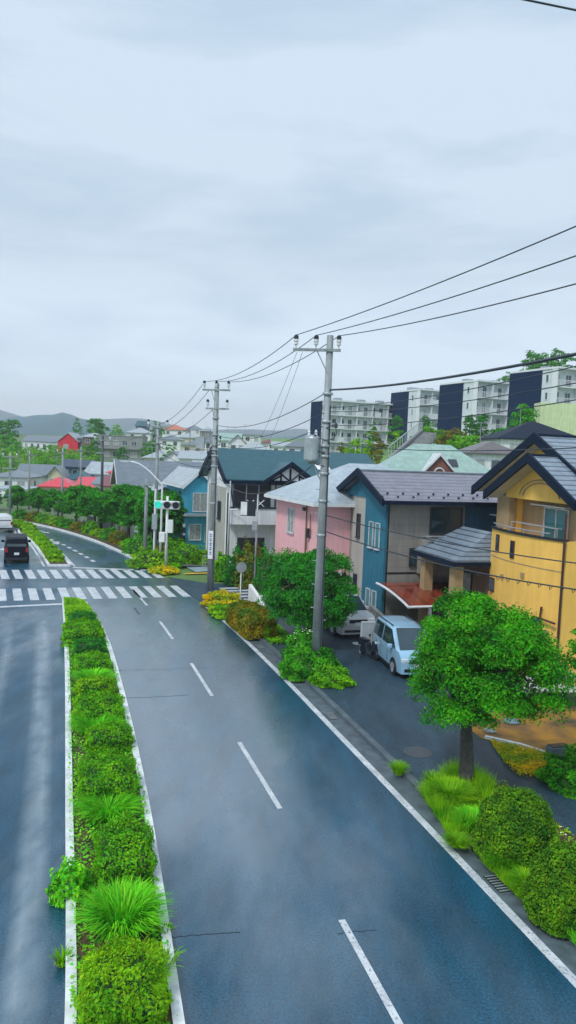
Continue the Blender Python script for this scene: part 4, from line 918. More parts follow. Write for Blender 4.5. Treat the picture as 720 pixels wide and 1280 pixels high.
m=MB(); m.box(3.2,6.2,1.2,1.5,7.0,7.06);m.build('roof_vent',M['roof_grey'],P_)

# ------------------------------------------------------------------ timber framed house
T=empty('timber_framed_house',(-4.0,52.2,0),math.atan2(.30,.954),'white house with dark timber framed gable, dark teal roof and a long balcony','house')
m=MB(); m.box(0,11,0,7.5,-1,6.6); m.ext([(0,6.6),(7.5,6.6),(3.75,8.35)],'x',.05,10.95); m.build('wall',M['wall_white'],T)
m=MB(); m.ext([(-.7,6.38),(3.75,8.4),(8.2,6.38),(8.2,6.54),(3.75,8.6),(-.7,6.54)],'x',-.45,11.5); m.build('roof',M['roof_teal'],T)
m=MB(); m.ext([(-.8,6.22),(3.75,8.26),(8.3,6.22),(8.3,6.6),(3.75,8.72),(-.8,6.6)],'x',-.58,-.455); m.box(-.45,11.5,-.9,-.72,6.24,6.48); m.build('fascia',M['navy'],T)
m=MB(); m.ext([(2.3,6.42),(3.95,7.5),(5.6,6.42)],'y',-.95,1.0); m.build('gable_wall',M['wall_white'],T)
m=MB(); m.ext([(2.05,6.3),(3.95,7.62),(5.85,6.3),(5.85,6.46),(3.95,7.8),(2.05,6.46)],'y',-1.25,2.4); m.build('gable_roof',M['roof_teal'],T)
m=MB(); m.ext([(1.95,6.2),(3.95,7.55),(5.95,6.2),(5.95,6.5),(3.95,7.87),(1.95,6.5)],'y',-1.32,-1.255)
def bar(x0,z0,x1,z1,w_=.11,y=-1.0):
    d=math.hypot(x1-x0,z1-z0); nx,nz=-(z1-z0)/d*w_/2,(x1-x0)/d*w_/2
    m.ext([(x0-nx,z0-nz),(x1-nx,z1-nz),(x1+nx,z1+nz),(x0+nx,z0+nz)],'y',y,y+.045)
bar(2.2,6.46,5.7,6.46,.18,-1.01); bar(3.95,6.5,3.95,7.4,.13,-1.007); bar(3.3,6.5,3.3,7.05,.1,-1.004); bar(4.6,6.5,4.6,7.05,.1,-1.004); bar(3.9,6.55,3.3,7.0,.1); bar(4.0,6.55,4.6,7.0,.1); bar(2.6,6.5,3.25,6.85,.1); bar(5.3,6.5,4.65,6.85,.1)
m.build('timber_frame',M['navy'],T)
m=MB(); m.box(-.05,11,-1.0,.0,3.55,3.75); m.box(-.05,11,-1.0,-.88,3.75,4.62); m.build('balcony_wall',M['wall_white'],T)
m=MB(); m.box(-.1,11,-1.06,-.84,4.622,4.74); m.box(.05,.15,-.86,-.76,4.74,6.3); m.box(2.95,3.05,-.86,-.76,4.74,6.3); m.build('balcony_rail',M['frame_d'],T)
m=MB()
for x0 in (1.0,1.7): m.tube([(x0,-.9,4.76),(x0+.5,-.9,5.2)],.03,5); m.tube([(x0+.5,-.9,4.76),(x0,-.9,5.2)],.03,5)
m.build('balcony_trim',M['white'],T)
window(T,'f',0,0,1.6,4.3,2.6,1.9,'frame_w','glass',2); window(T,'f',0,0,4.9,4.6,1.0,1.4,'frame_d','glass',1); window(T,'f',0,0,7.4,4.4,1.2,1.5,'frame_d','glass',1)
window(T,'f',0,0,1.6,.6,1.8,1.9,'frame_d','glass',1); window(T,'f',0,0,5.0,.3,2.6,2.4,'frame_d','glass',2)
m=MB(); m.tube([(.0,-.15,6.2),(.25,-.15,4.8)],.05,6); m.tube([(-.12,-.1,5.6),(-.12,-.1,0)],.05,6); m.build('drainpipe',M['dark'],T)
m=MB(); m.box(-.1,.02,1.0,6.5,0,5.9); m.build('side_wall_panel',M['wall_palebeige'],T); window(T,'l',0,0,2.5,3.6,.9,1.2,'frame_d','glass',1,off=(-.1,0))
m=MB()
q=[(7.3,-.1),(8.5,-.1),(8.5,.8),(7.3,.8)]; m.v+=[(6.6,1.0,7.25),(7.6,1.0,7.25),(7.6,1.9,7.66),(6.6,1.9,7.66)]; m.f.append((0,1,2,3)); m.v=[(x,y,z+.1) for x,y,z in m.v]; m.build('skylight',M['white'],T)

# teal house and cream house
h=house('teal_house','narrow teal blue house with a small gable, right of the traffic signal',-8.25,61.5,math.atan2(.36,.93),2.3,7,5.6,('gable','y',1.1),M['wall_teal'],M['roof_white'],[('f',1.25,3.5,1.1,1.4,1),('f',.9,1.2,.9,1.2,1),('l',3,3.6,1,1.2,1),('f',1.9,1.0,.3,1.4,0)],ov=.25,fascia='white')
m=MB(); m.ext([(0,3.3),(2.4,3.3),(2.6,3.12),(-.2,3.12)],'y',-.7,-.02); m.build('window_hood',M['roof_white'],h)
h=house('white_annex_house','white house with pale lean-to roof between the cream house and the teal house',-12.6,66,math.atan2(.36,.93),3.9,5,3.9,('gable','y',1.0),M['wall_white'],M['roof_white'],[('f',1.2,2.4,1.1,1.3,1),('f',2.9,2.2,1.0,1.5,1),('f',1.6,.5,1.2,1.2,1)],ov=.4,fascia='frame_d')
h=house('cream_house','cream house with a wide blue grey roof behind the street lamp',-16.4,76,math.atan2(.30,.95),9.5,7.5,4.6,('gable','x',2.3),M['wall_cream'],M['roof_grey'],[('f',1.6,1.2,1.4,1.2,1),('f',5.0,1.2,1.4,1.2,1),('l',3.6,3.2,1.0,1.0,1),('f',7.4,2.6,1.2,1.2,1)],ov=.5,fascia='frame_w')

# houses behind the front row (right)
x,y_,z=A(520,590,60); Gh=house('green_roofed_house','pale green hip roofed house with a small brick gable, behind the lavender roof',A(478,590,60)[0],60,math.atan2(.05,1),9.0,6,6.0,('hip','x',2.2),M['wall_cream'],M['roof_green'],[('f',2,3.6,1.2,1.2,1)],z=z-6.1,fascia='frame_w')
zb=z-6.1
m=MB(); m.ext([(3.1,6.0),(4.35,7.35),(5.6,6.0)],'y',-.4,1.2); m.build('brick_gable',M['wall_brick'],Gh)
m=MB(); m.ext([(2.9,5.85),(4.35,7.42),(5.8,5.85),(5.8,6.02),(4.35,7.62),(2.9,6.02)],'y',-.62,1.9); m.build('gable_roof',M['frame_w'],Gh)
m=MB(); m.tube([(4.35+.38*math.cos(t),-.43,6.1+.38*math.sin(t)) for t in np.linspace(0,math.pi,10)],.06,5); m.build('arch_trim',M['frame_w'],Gh)
m=MB(); m.v+=[(5.4,.55,6.62),(6.1,.55,6.62),(6.1,1.35,7.2),(5.4,1.35,7.2)]; m.v=[(x,y,z+.0) for x,y,z in m.v]; m.f.append((0,1,2,3)); sk=m.build('skylight',M['frame_d'],Gh)
def farhouse(label,pxl,pxr,pyt,pyb,Y,rise,D,roof,wall,roofmat,rot=.0,name='house',wins=2,cat='house',ov=.4,floors=2,fascia=None,group=None,winsz=(1.1,1.1),glass='glass'):
    xl,_,zt=A(pxl,pyt,Y); xr=A(pxr,pyt,Y)[0]; W=(xr-xl)/math.cos(rot); H=zt-rise-A((pxl+pxr)/2,pyb,Y)[2]; zz=zt-rise-H
    H=max(H,2.6*floors); zz=zt-rise-H
    ws=[]
    for f in range(floors):
        z0=H-1.75-2.75*f
        for k in range(wins): ws.append(('f',W*(k+.5)/wins,z0,min(winsz[0],W/wins*.55),winsz[1],1 if W/wins>2 else 0))
        ws.append(('r' if rot>0 else 'l',D*.5,z0,1.1,1.1,1))
    return house(name,label,xl,Y,rot,W,D,H,roof if roof[0]!='flat' else ('flat','x',0),M[wall],M[roofmat],ws,z=zz,ov=ov,cat=cat,fascia=fascia,found=3,group=group,glass=glass)
FH=[
('house with a flat brown roof and white wall left of the navy gables',592,650,552,590,68,.9,7,('hip','x',.9),'wall_white','roof_brown',0),
('white walled house with a dark angular roof below the fourth apartment block',628,735,524,552,86,2.0,9,('hip','x',2.0),'wall_white','navy',0),
('low house with a dark brown roof strip above the pale hip roof',438,482,575,600,64,.7,5,('hip','x',.7),'wall_white','roof_brown',0),
# left, middle distance
('long grey roofed white house with a beige gable end at the left',22,62,581,612,140,1.6,7,('gable','x',1.6),'wall_grey','roof_grey',.10),
('beige gabled house joined to the right of the long grey roof at the left',60,77,583,612,138,1.5,7,('gable','y',1.5),'wall_cream','roof_grey',.1),
('white flat fronted house with a grey roof at the left edge of the photo',-14,34,589,616,122,.8,8,('hip','x',.8),'wall_white','roof_grey',.05),
('low pale shop building with teal glass front at the left edge, under the white house',-14,32,610,645,112,.2,8,('flat','x',0),'wall_white','roof_pale',.05),
('red roofed low house left, directly above the tree row',50,90,597,618,118,1.2,7,('hip','x',1.2),'wall_cream','roof_red',.1),
('red roofed low house right of its grey gap, next to the dark pole',97,124,598,620,116,1.2,7,('gable','x',1.2),'wall_white','roof_red',.1),
('navy blue house behind the two low red roofs',76,112,575,600,150,1.2,7,('gable','x',1.2),'wall_darkblue','roof_navy',.0),
('little house with a teal grey hip roof between navy house and red roofs',84,108,590,604,128,1.0,6,('hip','x',1.0),'wall_white','roof_teal',.0),
('white house with a pale sloping roof right of the navy house',107,150,578,600,134,1.8,7,('gable','x',1.8),'wall_white','roof_white',-.15),
('red hip roofed two storey house right of the dark pole',136,178,582,606,122,1.0,7,('hip','x',1.0),'wall_white','roof_red',0),
('maroon roofed low house directly above the tree row',128,180,597,616,106,1.1,7,('gable','x',1.1),'wall_cream','roof_maroon',.05),
('low house with a grey roof left of the maroon one',118,146,598,612,112,.8,7,('gable','x',.8),'wall_white','roof_grey',.0),
# upper left
('small pale hip roofed house touching the red gable block on its right',98,118,542,562,222,1.2,8,('hip','x',1.2),'wall_grey','roof_grey',0),
('maroon walled house with a pale roof beside the flat grey block',104,126,541,560,218,1.0,8,('hip','x',1.0),'wall_brown','roof_white',0),
# town on the rise
('white house with pale roof on the skyline left of the narrow dark tree',158,188,534,552,255,1.6,8,('hip','x',1.6),'wall_white','roof_white',0),
('dark teal gabled house on the skyline beside the orange roof',170,182,526,536,290,1.8,8,('gable','x',1.8),'wall_darkblue','roof_teal',0),
('skyline house with an orange red hip roof',203,232,530,545,285,1.8,9,('hip','x',1.8),'wall_white','roof_orange',0),
('grey roofed house below the orange roof on its left',199,226,543,556,240,1.4,8,('hip','x',1.4),'wall_white','roof_grey',0),
('pale roofed house below the orange roof on its right',222,250,541,554,262,1.4,8,('hip','x',1.4),'wall_cream','roof_white',.1),
('beige two storey house with a grey hip roof in the middle of the rise',227,268,548,568,205,1.6,9,('hip','x',1.6),'wall_cream','roof_grey',.05),
('cream house with a pale hip roof above the dark trees and cream house roof',180,214,563,578,165,1.4,8,('hip','x',1.4),'wall_cream','roof_white',0),
('low white house with a broad pale roof under the beige one',224,262,564,580,148,1.3,8,('gable','x',1.3),'wall_white','roof_white',0),
('white house with a dark gable left of the beige two storey house',205,228,567,579,152,1.0,8,('gable','y',1.4),'wall_white','roof_grey',0),
('pale skyline house beyond the orange roof on the right',232,252,531,542,330,1.6,8,('hip','x',1.6),'wall_white','roof_grey',0),
('light grey skyline house left of the transformer pole with box frame',250,268,533,545,310,1.6,8,('hip','x',1.6),'wall_grey','roof_white',0),
('grey hip house just left of the middle utility pole',256,274,545,560,200,1.3,8,('hip','x',1.3),'wall_white','roof_grey',0),
('green grey roofed house just right of the middle utility pole',273,300,541,560,190,1.7,8,('gable','x',1.7),'wall_white','roof_green',0),
('white gabled house right of the middle utility pole',287,307,543,560,175,1.7,8,('gable','y',1.7),'wall_white','roof_white',.1),
('tall two storey house with an antenna on the skyline above the teal roof',294,326,537,556,225,1.3,8,('hip','x',1.3),'wall_white','roof_grey',0),
('low house with a wide pale roof under the antenna house',300,336,552,566,150,1.3,8,('hip','x',1.3),'wall_cream','roof_white',0),
('maroon topped low skyline house right of the antenna house',326,344,549,557,250,1.0,8,('hip','x',1.0),'wall_white','roof_maroon',0),
('pale skyline house among roofs right of the maroon topped one',340,362,552,562,230,1.3,8,('gable','x',1.3),'wall_white','roof_white',0),
('white house left of the transformer behind the teal roof',358,388,549,566,170,1.4,8,('hip','x',1.4),'wall_white','roof_grey',0),
('low grey house at the foot of the first apartment block end wall',378,400,556,570,160,1.0,8,('hip','x',1.0),'wall_grey','roof_teal',0),
('small white roofed house above the teal house gable',240,262,577,592,120,1.2,7,('gable','x',1.2),'wall_white','roof_white',0),
('small grey house on the skyline left of the orange roof, behind dark trees',186,206,533,543,320,1.4,8,('hip','x',1.4),'wall_grey','roof_grey',0),
]
for k,q in enumerate(FH):
    lb,a,b,pt,pb,Yd,rise,D,roof,wl,rf,rot=q
    farhouse(lb,a,b,pt,pb,Yd,rise,D,roof,wl,rf,rot,wins=3 if b-a>30 else 2,floors=1 if (pb-pt)/F*Yd<4.4 else 2,name={'f':'flat_roofed_house'}.get(roof[0][0],'house') if 'shop' not in lb else 'shop_building',fascia=None,glass='glass_teal' if 'shop' in lb else 'glass')
# red gabled apartment
xl,_,zt=A(29,544,222); xr=A(75,544,222)[0]
ra=house('apartment_building','long white two storey apartment row with a bright red gabled end on the far bank',xl,222,.0,xr-xl,8,5.6,('gable','x',1.6),M['wall_white'],M['roof_grey'],[('f',.9+k*1.75,z0,.8,1.6,0) for k in range(6) for z0 in (.5,3.3)],z=zt-7.2,cat='apartment building',ov=.3)
W0=xr-xl
m=MB(); m.box(0,W0-.1,-1.1,-.01,2.7,2.85); 
for k in range(7): m.box(k*1.65,k*1.65+.12,-1.1,-1.0,0,5.4)
m.box(0,W0-.1,-1.1,-1.04,2.85,3.7); m.build('gallery',M['white'],ra)
m=MB(); m.ext([(W0,-3),(W0+5.6,-3),(W0+5.6,6.0),(W0+2.8,8.3),(W0,6.0)],'y',-1.6,8.2); m.build('red_end_wall',M['wall_red'],ra)
m=MB(); m.ext([(W0-.3,5.75),(W0+2.8,8.3),(W0+5.9,5.75),(W0+5.9,5.95),(W0+2.8,8.55),(W0-.3,5.95)],'y',-1.9,8.4); m.build('red_end_roof',M['roof_white'],ra)
for a,z0 in ((2.2,3.8),(2.2,.6)): window(ra,'f',0,0,W0+a,z0,1.3,1.3,'frame_w','glass',1,off=(0,-1.6))
# flat grey block
xl,_,zt=A(117,543,200); xr=A(178,546,200)[0]; W0=xr-xl
gb=house('apartment_building','flat roofed grey brown two storey block right of the red gable',xl,200,.02,W0,8,5.9,('flat','x',0),M['wall_grey'],M['concrete'],[('f',1.2+k*2.3,3.6,1.3,1.1,1) for k in range(5)]+[('f',1.2+k*2.3,.6,1.5,1.3,1) for k in range(5)],z=zt-6.1,cat='apartment building')
m=MB(); m.box(-.1,W0+.1,-1.0,-.13,2.6,2.8); m.build('canopy',M['concrete'],gb)

# ------------------------------------------------------------------ hillside apartment blocks
M['apt_navy']=mat('apt_navy',(.002,.022,.07),.85,.1,1,dirt=.1,spec=.05); wallm('wall_apt',(.66,.73,.76))
def apartment(label,px,py,Y,endpx,strip,facpx,floors,bays,zb):
    """nearest corner at pixel; dark end wall goes left and back, balcony front goes right and back"""
    x,_,zt=A(px,py,Y); fh=2.9; H=zt-zb
    a=R(168); ea=R(62)    # end wall runs to the left/back, facade to the right/back
    # local frame: +x along facade, +y along end wall (into depth)
    rot=R(24)
    t=empty('apartment_block',(x,Y,zb),rot,label,'apartment building','apartment blocks on the hill')
    px_to=lambda p:(p-px)/F*Y
    W=abs(px_to(facpx))/math.cos(rot)*1.08; D=abs(px_to(endpx))/math.sin(rot)*.93
    a1,a2,a3=(px-360)/F,(endpx-360)/F,(facpx-360)/F; D=(a1-a2)*Y/(math.sin(rot)+a2*math.cos(rot)); W=(a3-a1)*Y/(math.cos(rot)-a3*math.sin(rot))
    m=MB(); m.box(0,W,0,D,-4,H); m.build('wall',M['wall_apt'],t)
    m=MB(); m.box(-.15,W+.1,-1.3,D+.1,H,H+.3); m.build('roof',M['white'],t)
    for k_,(bx_,by_) in enumerate(((.25,.5),(.6,.55),(.85,.4))): MB().box(W*bx_,W*bx_+1.6,D*by_,D*by_+1.4,H+.3,H+1.1).build('roof_unit',M['steel'],t)
    m=MB(); m.tube([(.08,-.08,H-.3),(.08,-.08,-1)],.08,6); m.tube([(W-.1,-.08,H-.3),(W-.1,-.08,-1)],.08,6); m.build('downpipe',M['steel'],t)
    s=strip
    m=MB(); m.box(-.14,-.003,D*s,D+.12,-4,H-.05); m.build('end_panel',M['apt_navy'],t)
    m=MB(); m.box(-.10,-.003,-1.2,.05,0,H); m.build('end_wall_edge',M['white'],t)
    for k in range(floors):
        z=H-fh*(k+1)
        m=MB(); m.box(0,W,-1.3,-.003,z-.12,z+.08); m.build('balcony_slab',M['white'],t)
        m=MB(); m.box(0,W,-1.3,-1.24,z+1.02,z+1.1)
        nb=int(W/.25)
        for q in range(nb): 
            if (q//6)%3!=2: m.box(q*.25,q*.25+.05,-1.29,-1.25,z+.08,z+1.02)
            else: m.box(q*.25,q*.25+.252,-1.288,-1.252,z+.08,z+1.02)
        m.build('balcony_rail',M['white'],t)
        for b in range(bays):
            c=W*(b+.5)/bays; window(t,'f',W,D,c-W/bays*.14,z+.1,.55*W/bays*.8,1.95,'frame_w','glass',1,'balcony_window',t=.04)
        for b in range(2,bays,2): MB().box(W*b/bays-.05,W*b/bays+.05,-1.2,-.01,z+.08,z+2.7).build('balcony_divider',M['white'],t)
        window(t,'l',W,D,D*s*.5,z+.9,.5,1.1,'frame_w','glass',0,'end_window')
    return t
apartment('first apartment block from the left, long white balcony front with a narrow navy end',405,501,168,390,.12,491,5,9,4.0)
apartment('second apartment block from the left, small navy end and three rows of balconies',522,488,165,490,.32,552,5,4,6.0)
apartment('third apartment block from the left, tall navy end beside white balconies',593,477,145,551,.30,640,4,5,9.0)
apartment('fourth apartment block, the largest and rightmost, navy end wall and white balconies',692,461,128,639,.24,760,4,5,9.5)
x,_,z=A(676,546,112); m=MB(); m.box(0,14,0,3,-3,5.0); m.build('retaining_wall',M['wall_lime'],label='pale lime retaining wall under the fourth apartment block',cat='wall').location=(x,113,z)
# stair and rail up the bank
st=empty('hillside_stair',(0,0,0),0,'concrete stair with steel railing climbing the bank to the apartment blocks','stair')
a=A(484,572,78); b=A(526,536,104)
m=MB(); m.v+=[(a[0],a[1],a[2]-1.5),(b[0],b[1],b[2]-1.5),(b[0]+.3,b[1],b[2]-1.5),(a[0]+.3,a[1],a[2]-1.5),(a[0],a[1],a[2]),(b[0],b[1],b[2]),(b[0]+.3,b[1],b[2]),(a[0]+.3,a[1],a[2])]
m.f+=[(3,2,1,0),(4,5,6,7),(0,1,5,4),(1,2,6,5),(2,3,7,6),(3,0,4,7)]; m.build('side_wall',M['concrete'],st)
m=MB()
for k in range(15):
    t=k/14; p=[a[i]+(b[i]-a[i])*t for i in range(3)]; m.tube([(p[0]+.1,p[1],p[2]),(p[0]+.1,p[1],p[2]+1.1)],.05,5)
m.tube([(a[0]+.1,a[1],a[2]+1.1),(b[0]+.1,b[1],b[2]+1.1)],.06,5); m.build('railing',M['steel'],st)
m=MB(); n=24
for k in range(n):
    p=[a[i]+(b[i]-a[i])*k/n for i in range(3)]; m.box(p[0]+.4,p[0]+2.2,p[1],p[1]+1.1,p[2]-1.2,p[2]-.3)
m.build('steps',M['concrete'],st)

# ------------------------------------------------------------------ utility poles and wires
def utility_pole(x,y,z,h,label,arms=(),detail=2,lean=0,rot=0,r=.17,transformer=None,group='utility poles',name='utility_pole',mt='pole'):
    t=empty(name,(x,y,z),rot,label,'utility pole' if name=='utility_pole' else 'pole',group)
    MB().tube([(0,0,-.5),(0,0,h*.5),(0,0,h)],[r,r*.82,r*.62],14).build('shaft',M[mt],t,smooth=True)
    for (za,xa,xb,ins) in arms:
        a=MB(); a.box(xa,xb,-.16,-.06,za-.05,za+.05); a.tube([(xa*.35,-.11,za),(0,-.11,za-.9)],.022,5); a.build('crossarm',M['pole'],t)
        for xi in ins:
            i=MB().lathe([(.03,0),(.035,.12),(.085,.14),(.085,.2),(.06,.22),(.095,.25),(.09,.33),(.03,.38)],(xi,-.11,za+.05),10).build('insulator',M['insul'],t)
            MB().lathe([(.09,.33),(.085,.45),(.03,.5)],(xi,-.11,za+.05),10).build('cap',M['dark'],i)
    if detail>1:
        for k in range(12):
            zz=2.2+k*.45; 
            if zz>h-3: break
            MB().tube([(-.3 if k%2 else .3,0,zz),(0,0,zz)],.014,4).build('climbing_bolt',M['steel'],t)
        for k,zz in enumerate((h*.42,h*.52,h*.60,h*.65,h*.68,h*.75,h*.83)):
            MB().lathe([(r*.95,0),(r*1.0,.02),(r*1.0,.07),(r*.95,.09)],(0,0,zz),12).build('band',M['steel'],t)
        for k,zz in enumerate((h*.70,h*.735,h*.66)):
            b=MB(); s=1 if k%2 else -1
            b.tube([(0,-.15,zz),(s*.35,-.2,zz+.1),(s*.42,-.2,zz-.18),(s*.3,-.2,zz-.4),(0,-.16,zz-.45)],.018,5); b.lathe([(.03,0),(.06,.04),(.05,.16),(.02,.2)],(s*.38,-.2,zz),8); b.build('wire_loop',M['wire'],t)
        c=MB(); c.tube([(.13,-.1,h*.8),(.16,-.12,h*.5),(.15,-.12,.1)],.025,5); c.build('cable',M['wire'],t)
    if transformer:
        zt,xt=transformer; q=MB(); q.lathe([(.05,-.05),(.27,0),(.30,.06),(.30,.85),(.27,.9),(.12,.98)],(xt,-.05,zt),18); qo=q.build('transformer',M['steel'],t,smooth=False)
        for k in (-1,1): MB().lathe([(.03,0),(.06,.04),(.04,.12),(.06,.15),(.02,.24)],(xt+k*.13,-.05,zt+.93),8).build('bushing',M['insul'],qo)
        b=MB(); b.box(xt-.1,0,-.08,-.02,zt-.12,zt-.04); b.tube([(xt,-.05,zt-.08),(0,-.05,zt-.9)],.025,5); b.build('bracket',M['pole'],t)
    return t
p1=(1.30,29.0); H1=12.85
r1=math.atan2(-.15,1)
utility_pole(p1[0],p1[1],0,H1,'tall concrete utility pole nearest the viewer, with a crossarm and grey transformer',arms=[(12.3,-1.35,.42,(-1.25,-.5,.34))],transformer=(8.2,-.5),rot=r1,r=.20)
p2=(-4.53,46.5); H2=12.4
utility_pole(p2[0],p2[1],0,H2,'utility pole at the street corner carrying a blue and white notice strip',arms=[(12.0,-.85,.85,(-.75,0,.75)),(10.9,-.6,.8,(-.5,.7))],transformer=None,rot=-.2,r=.22)
m=MB(); m.box(-.15,.15,-.25,-.235,1.9,3.6); o=m.build('notice_strip',M['white'],None); pole2=[q for q in col.objects if q.name.startswith('utility_pole')][1]; o.parent=pole2
M['sign_blue']=mat('sign_blue',(.02,.10,.35),.4)
m=MB()
for k,zz in enumerate((3.25,2.98,2.71,2.44,2.17)):
    m.box(-.09,.09,-.262,-.252,zz,zz+.03); m.box(-.09,.09,-.262,-.252,zz+.12,zz+.15); m.box(-.015,.015,-.2625,-.2515,zz-.02,zz+.18)
lt=m.build('lettering',M['sign_blue'],o)
m=MB(); 
for a in ((-1.55,-.25,-.2,-.16,9.6,9.65),(-1.55,-.25,-.2,-.16,8.4,8.45),(-1.55,-1.5,-.2,-.16,8.4,9.65),(-.30,-.25,-.2,-.16,8.4,9.65)): m.box(*a)
fr=m.build('equipment_frame',M['pole'],pole2)
MB().box(-1.1,-.6,-.3,-.1,8.5,9.2).build('equipment_box',M['steel'],pole2)
m=MB()
for k in range(4):
    m.tube([(-.2,-.2,7.4+k*.25),(-.65,-.2,7.2+k*.22),(-.3,-.2,6.9+k*.2)],.022,5)
m.build('wire_loop',M['wire'],pole2)
SP=[(322,618,318,738,.075,'slim pole with a notice board, in front of the timber framed house'),(287,601,284,722,.075,'slim grey pole left of the notice board, behind the labelled utility pole')]
for a,b,c,d,r_,lb in SP:
    g=G(c,d); zt=A(a,b,g[1])[2]; t=utility_pole(g[0],g[1],0,zt,lb,detail=1,r=r_,name='slim_pole',mt='steel',group=None); t['group']='slim steel poles'
    if b==618: slim=t
    else:
        MB().tube([(0,0,zt-1.9),(.55,-.1,zt-1.85),(.9,-.1,zt-1.95)],.03,6).build('side_bracket',M['steel'],t)
nb=MB().box(-1.0,-.1,-.14,-.09,4.55,5.45).build('notice_board',M['dark'],slim); MB().box(-1.0,-.62,-.155,-.142,4.6,5.4).build('notice_sheet',M['white'],nb)
MB().box(-.28,.02,-.2,-.1,3.7,4.25).build('control_box',M['steel'],slim)
far_p=[(14,566,12,655,'grey utility pole at the far left, behind the white car'),(37,563,36,640,'slim dark utility pole before the long grey roofed house'),(79,560,77,655,'thin utility pole left of the red roofs'),(101,558,100,640,'thin pale utility pole in front of the navy house'),(129,545,126,668,'dark two armed utility pole rising from the middle of the tree row'),(195,527,193,700,'tall grey utility pole behind the street lamp'),(181,598,181,700,'short grey pole in the trees left of the traffic signal')]
fpos=[]
for k,(a,b,c,d,lb) in enumerate(far_p):
    g=G(c,d); zt=A(a,b,g[1])[2]; fpos.append((g[0],g[1],zt))
    utility_pole(g[0],g[1],0,zt,lb,arms=[(zt-.4,-.8,.8,(-.7,.7)),(zt-1.6,-.6,.6,())] if k in (4,5,0) else [(zt-.5,-.5,.5,())],detail=1,r=.17 if k>3 else .14,mt='pole' if k!=4 else 'wire')
wn=[0]
def wire(a,b,sag,label,r=.016,n=18,name='overhead_wire',m=None):
    P=[tuple(a[i]+(b[i]-a[i])*k/n-(4*sag*(k/n)*(1-k/n) if i==2 else 0) for i in range(3)) for k in range(n+1)]
    return MB().tube(P,r,5).build(name,M['wire'],label=label,cat='wire',group=None)
c1,s1=math.cos(r1),math.sin(r1)
def arm1(x,z): return (p1[0]+x*c1+.11*s1,p1[1]+x*s1-.11*c1,z)
def arm2(x,z): return (p2[0]+x*.98,p2[1]-x*.2-.1,z)
def through(px,py,start,Y,sag=0):   # a point on the sight line px,py at distance Y, then run on past it
    q=A(px,py,Y); q=(q[0],q[1],q[2]+sag); k=1.9; return tuple(start[i]+(q[i]-start[i])*k for i in range(3))
wl=[(-1.25,12.83,283,'top'),( -.5,12.83,320,'middle'),(.34,12.83,355,'lowest')]
for x,z,py,nm in wl:
    s=arm1(x,z); wire(s,through(720,py,s,15.5,.35),.35,'%s of three crossarm wires running from the near pole to the upper right'%nm)
for x,z,x2,nm in ((-1.25,12.83,-.75,'left'),(-.5,12.83,0,'centre'),(.34,12.83,.75,'right')):
    wire(arm1(x,z),arm2(x2,12.5),.45,'%s of the crossarm wires between the two big utility poles'%nm)
s=arm1(.1,10.85); wire(s,through(720,443,s,14.5,.45),.45,'thick black cable from the near pole across the sky to the right',.035)
for zz,py,nm in ((10.2,458,'upper'),(10.05,479,'second'),(9.55,500,'third'),(8.9,560,'lowest')):
    s=arm1(.12,zz); wire(s,through(720,py,s,15,.55),.55,'%s thin service wire crossing in front of the apartment blocks'%nm,.012)
for zz,z2,nm in ((10.7,9.9,'upper'),(10.0,9.3,'middle'),(9.5,8.8,'lower')):
    wire(arm1(-.12,zz),(p2[0]+.2,p2[1]-.2,z2),.5,'%s of the lower cables between the two big utility poles'%nm,.017)
s=arm1(.12,6.2); wire(s,through(720,704,s,22,.55),.55,'dark cable crossing the upper front of the yellow house',.02)
s=arm1(.12,5.6); e_=through(720,737,s,21,.75); wire(s,e_,.75,'cable with hanging clips across the yellow house front',.022)
m=MB()
for k in range(14):
    t=.34+k*.018; q=[s[i]+(e_[i]-s[i])*t-(4*.75*t*(1-t) if i==2 else 0) for i in range(3)]; m.tube([tuple(q),(q[0]+.03,q[1],q[2]-.12),(q[0]+.1,q[1],q[2]-.02)],.014,4)
m.build('cable_clips',M['wire'],label='row of small loops hanging under the clip cable before the yellow house',cat='cable clips')
wire(arm1(-1.2,12.2),(-2.6,52.5,8.3),.3,'left faint drop wire from the near crossarm to the timber framed house',.008); wire(arm1(-1.0,12.2),(-1.9,52.5,8.2),.3,'right faint drop wire from the near crossarm to the timber framed house',.008)
wire(A(600,-12,8.5),A(760,21,9.5),.0,'black wire crossing the top right corner of the photo',.012)
wire((p1[0]-.5,29,8.0),(p2[0]+.3,p2[1],6.8),1.0,'sagging cable from the transformer towards the corner pole',.02)
for k,(zz,nm) in enumerate(((12.5,'highest'),(12.0,'second'),(10.9,'third'))):
    wire(arm2(-.75+.3*k,zz),(fpos[5][0],fpos[5][1],fpos[5][2]-.2-.5*k),.5,'%s wire from the corner pole to the tall pole behind the lamp'%nm,.016)
for a,b,nm in ((5,4,'tall lamp side pole to the dark two armed pole'),(4,3,'dark two armed pole to the thin pale pole'),(3,1,'thin pale pole to the slim dark pole at left'),(1,0,'slim dark pole to the grey pole at the far left')):
    wire((fpos[a][0],fpos[a][1],fpos[a][2]-.4),(fpos[b][0],fpos[b][1],fpos[b][2]-.4),.5,'wire from the %s'%nm,.016)
wire((fpos[5][0],fpos[5][1],fpos[5][2]-2),(p2[0],p2[1],7.5),.5,'low cable from the lamp side pole to the corner pole',.02)

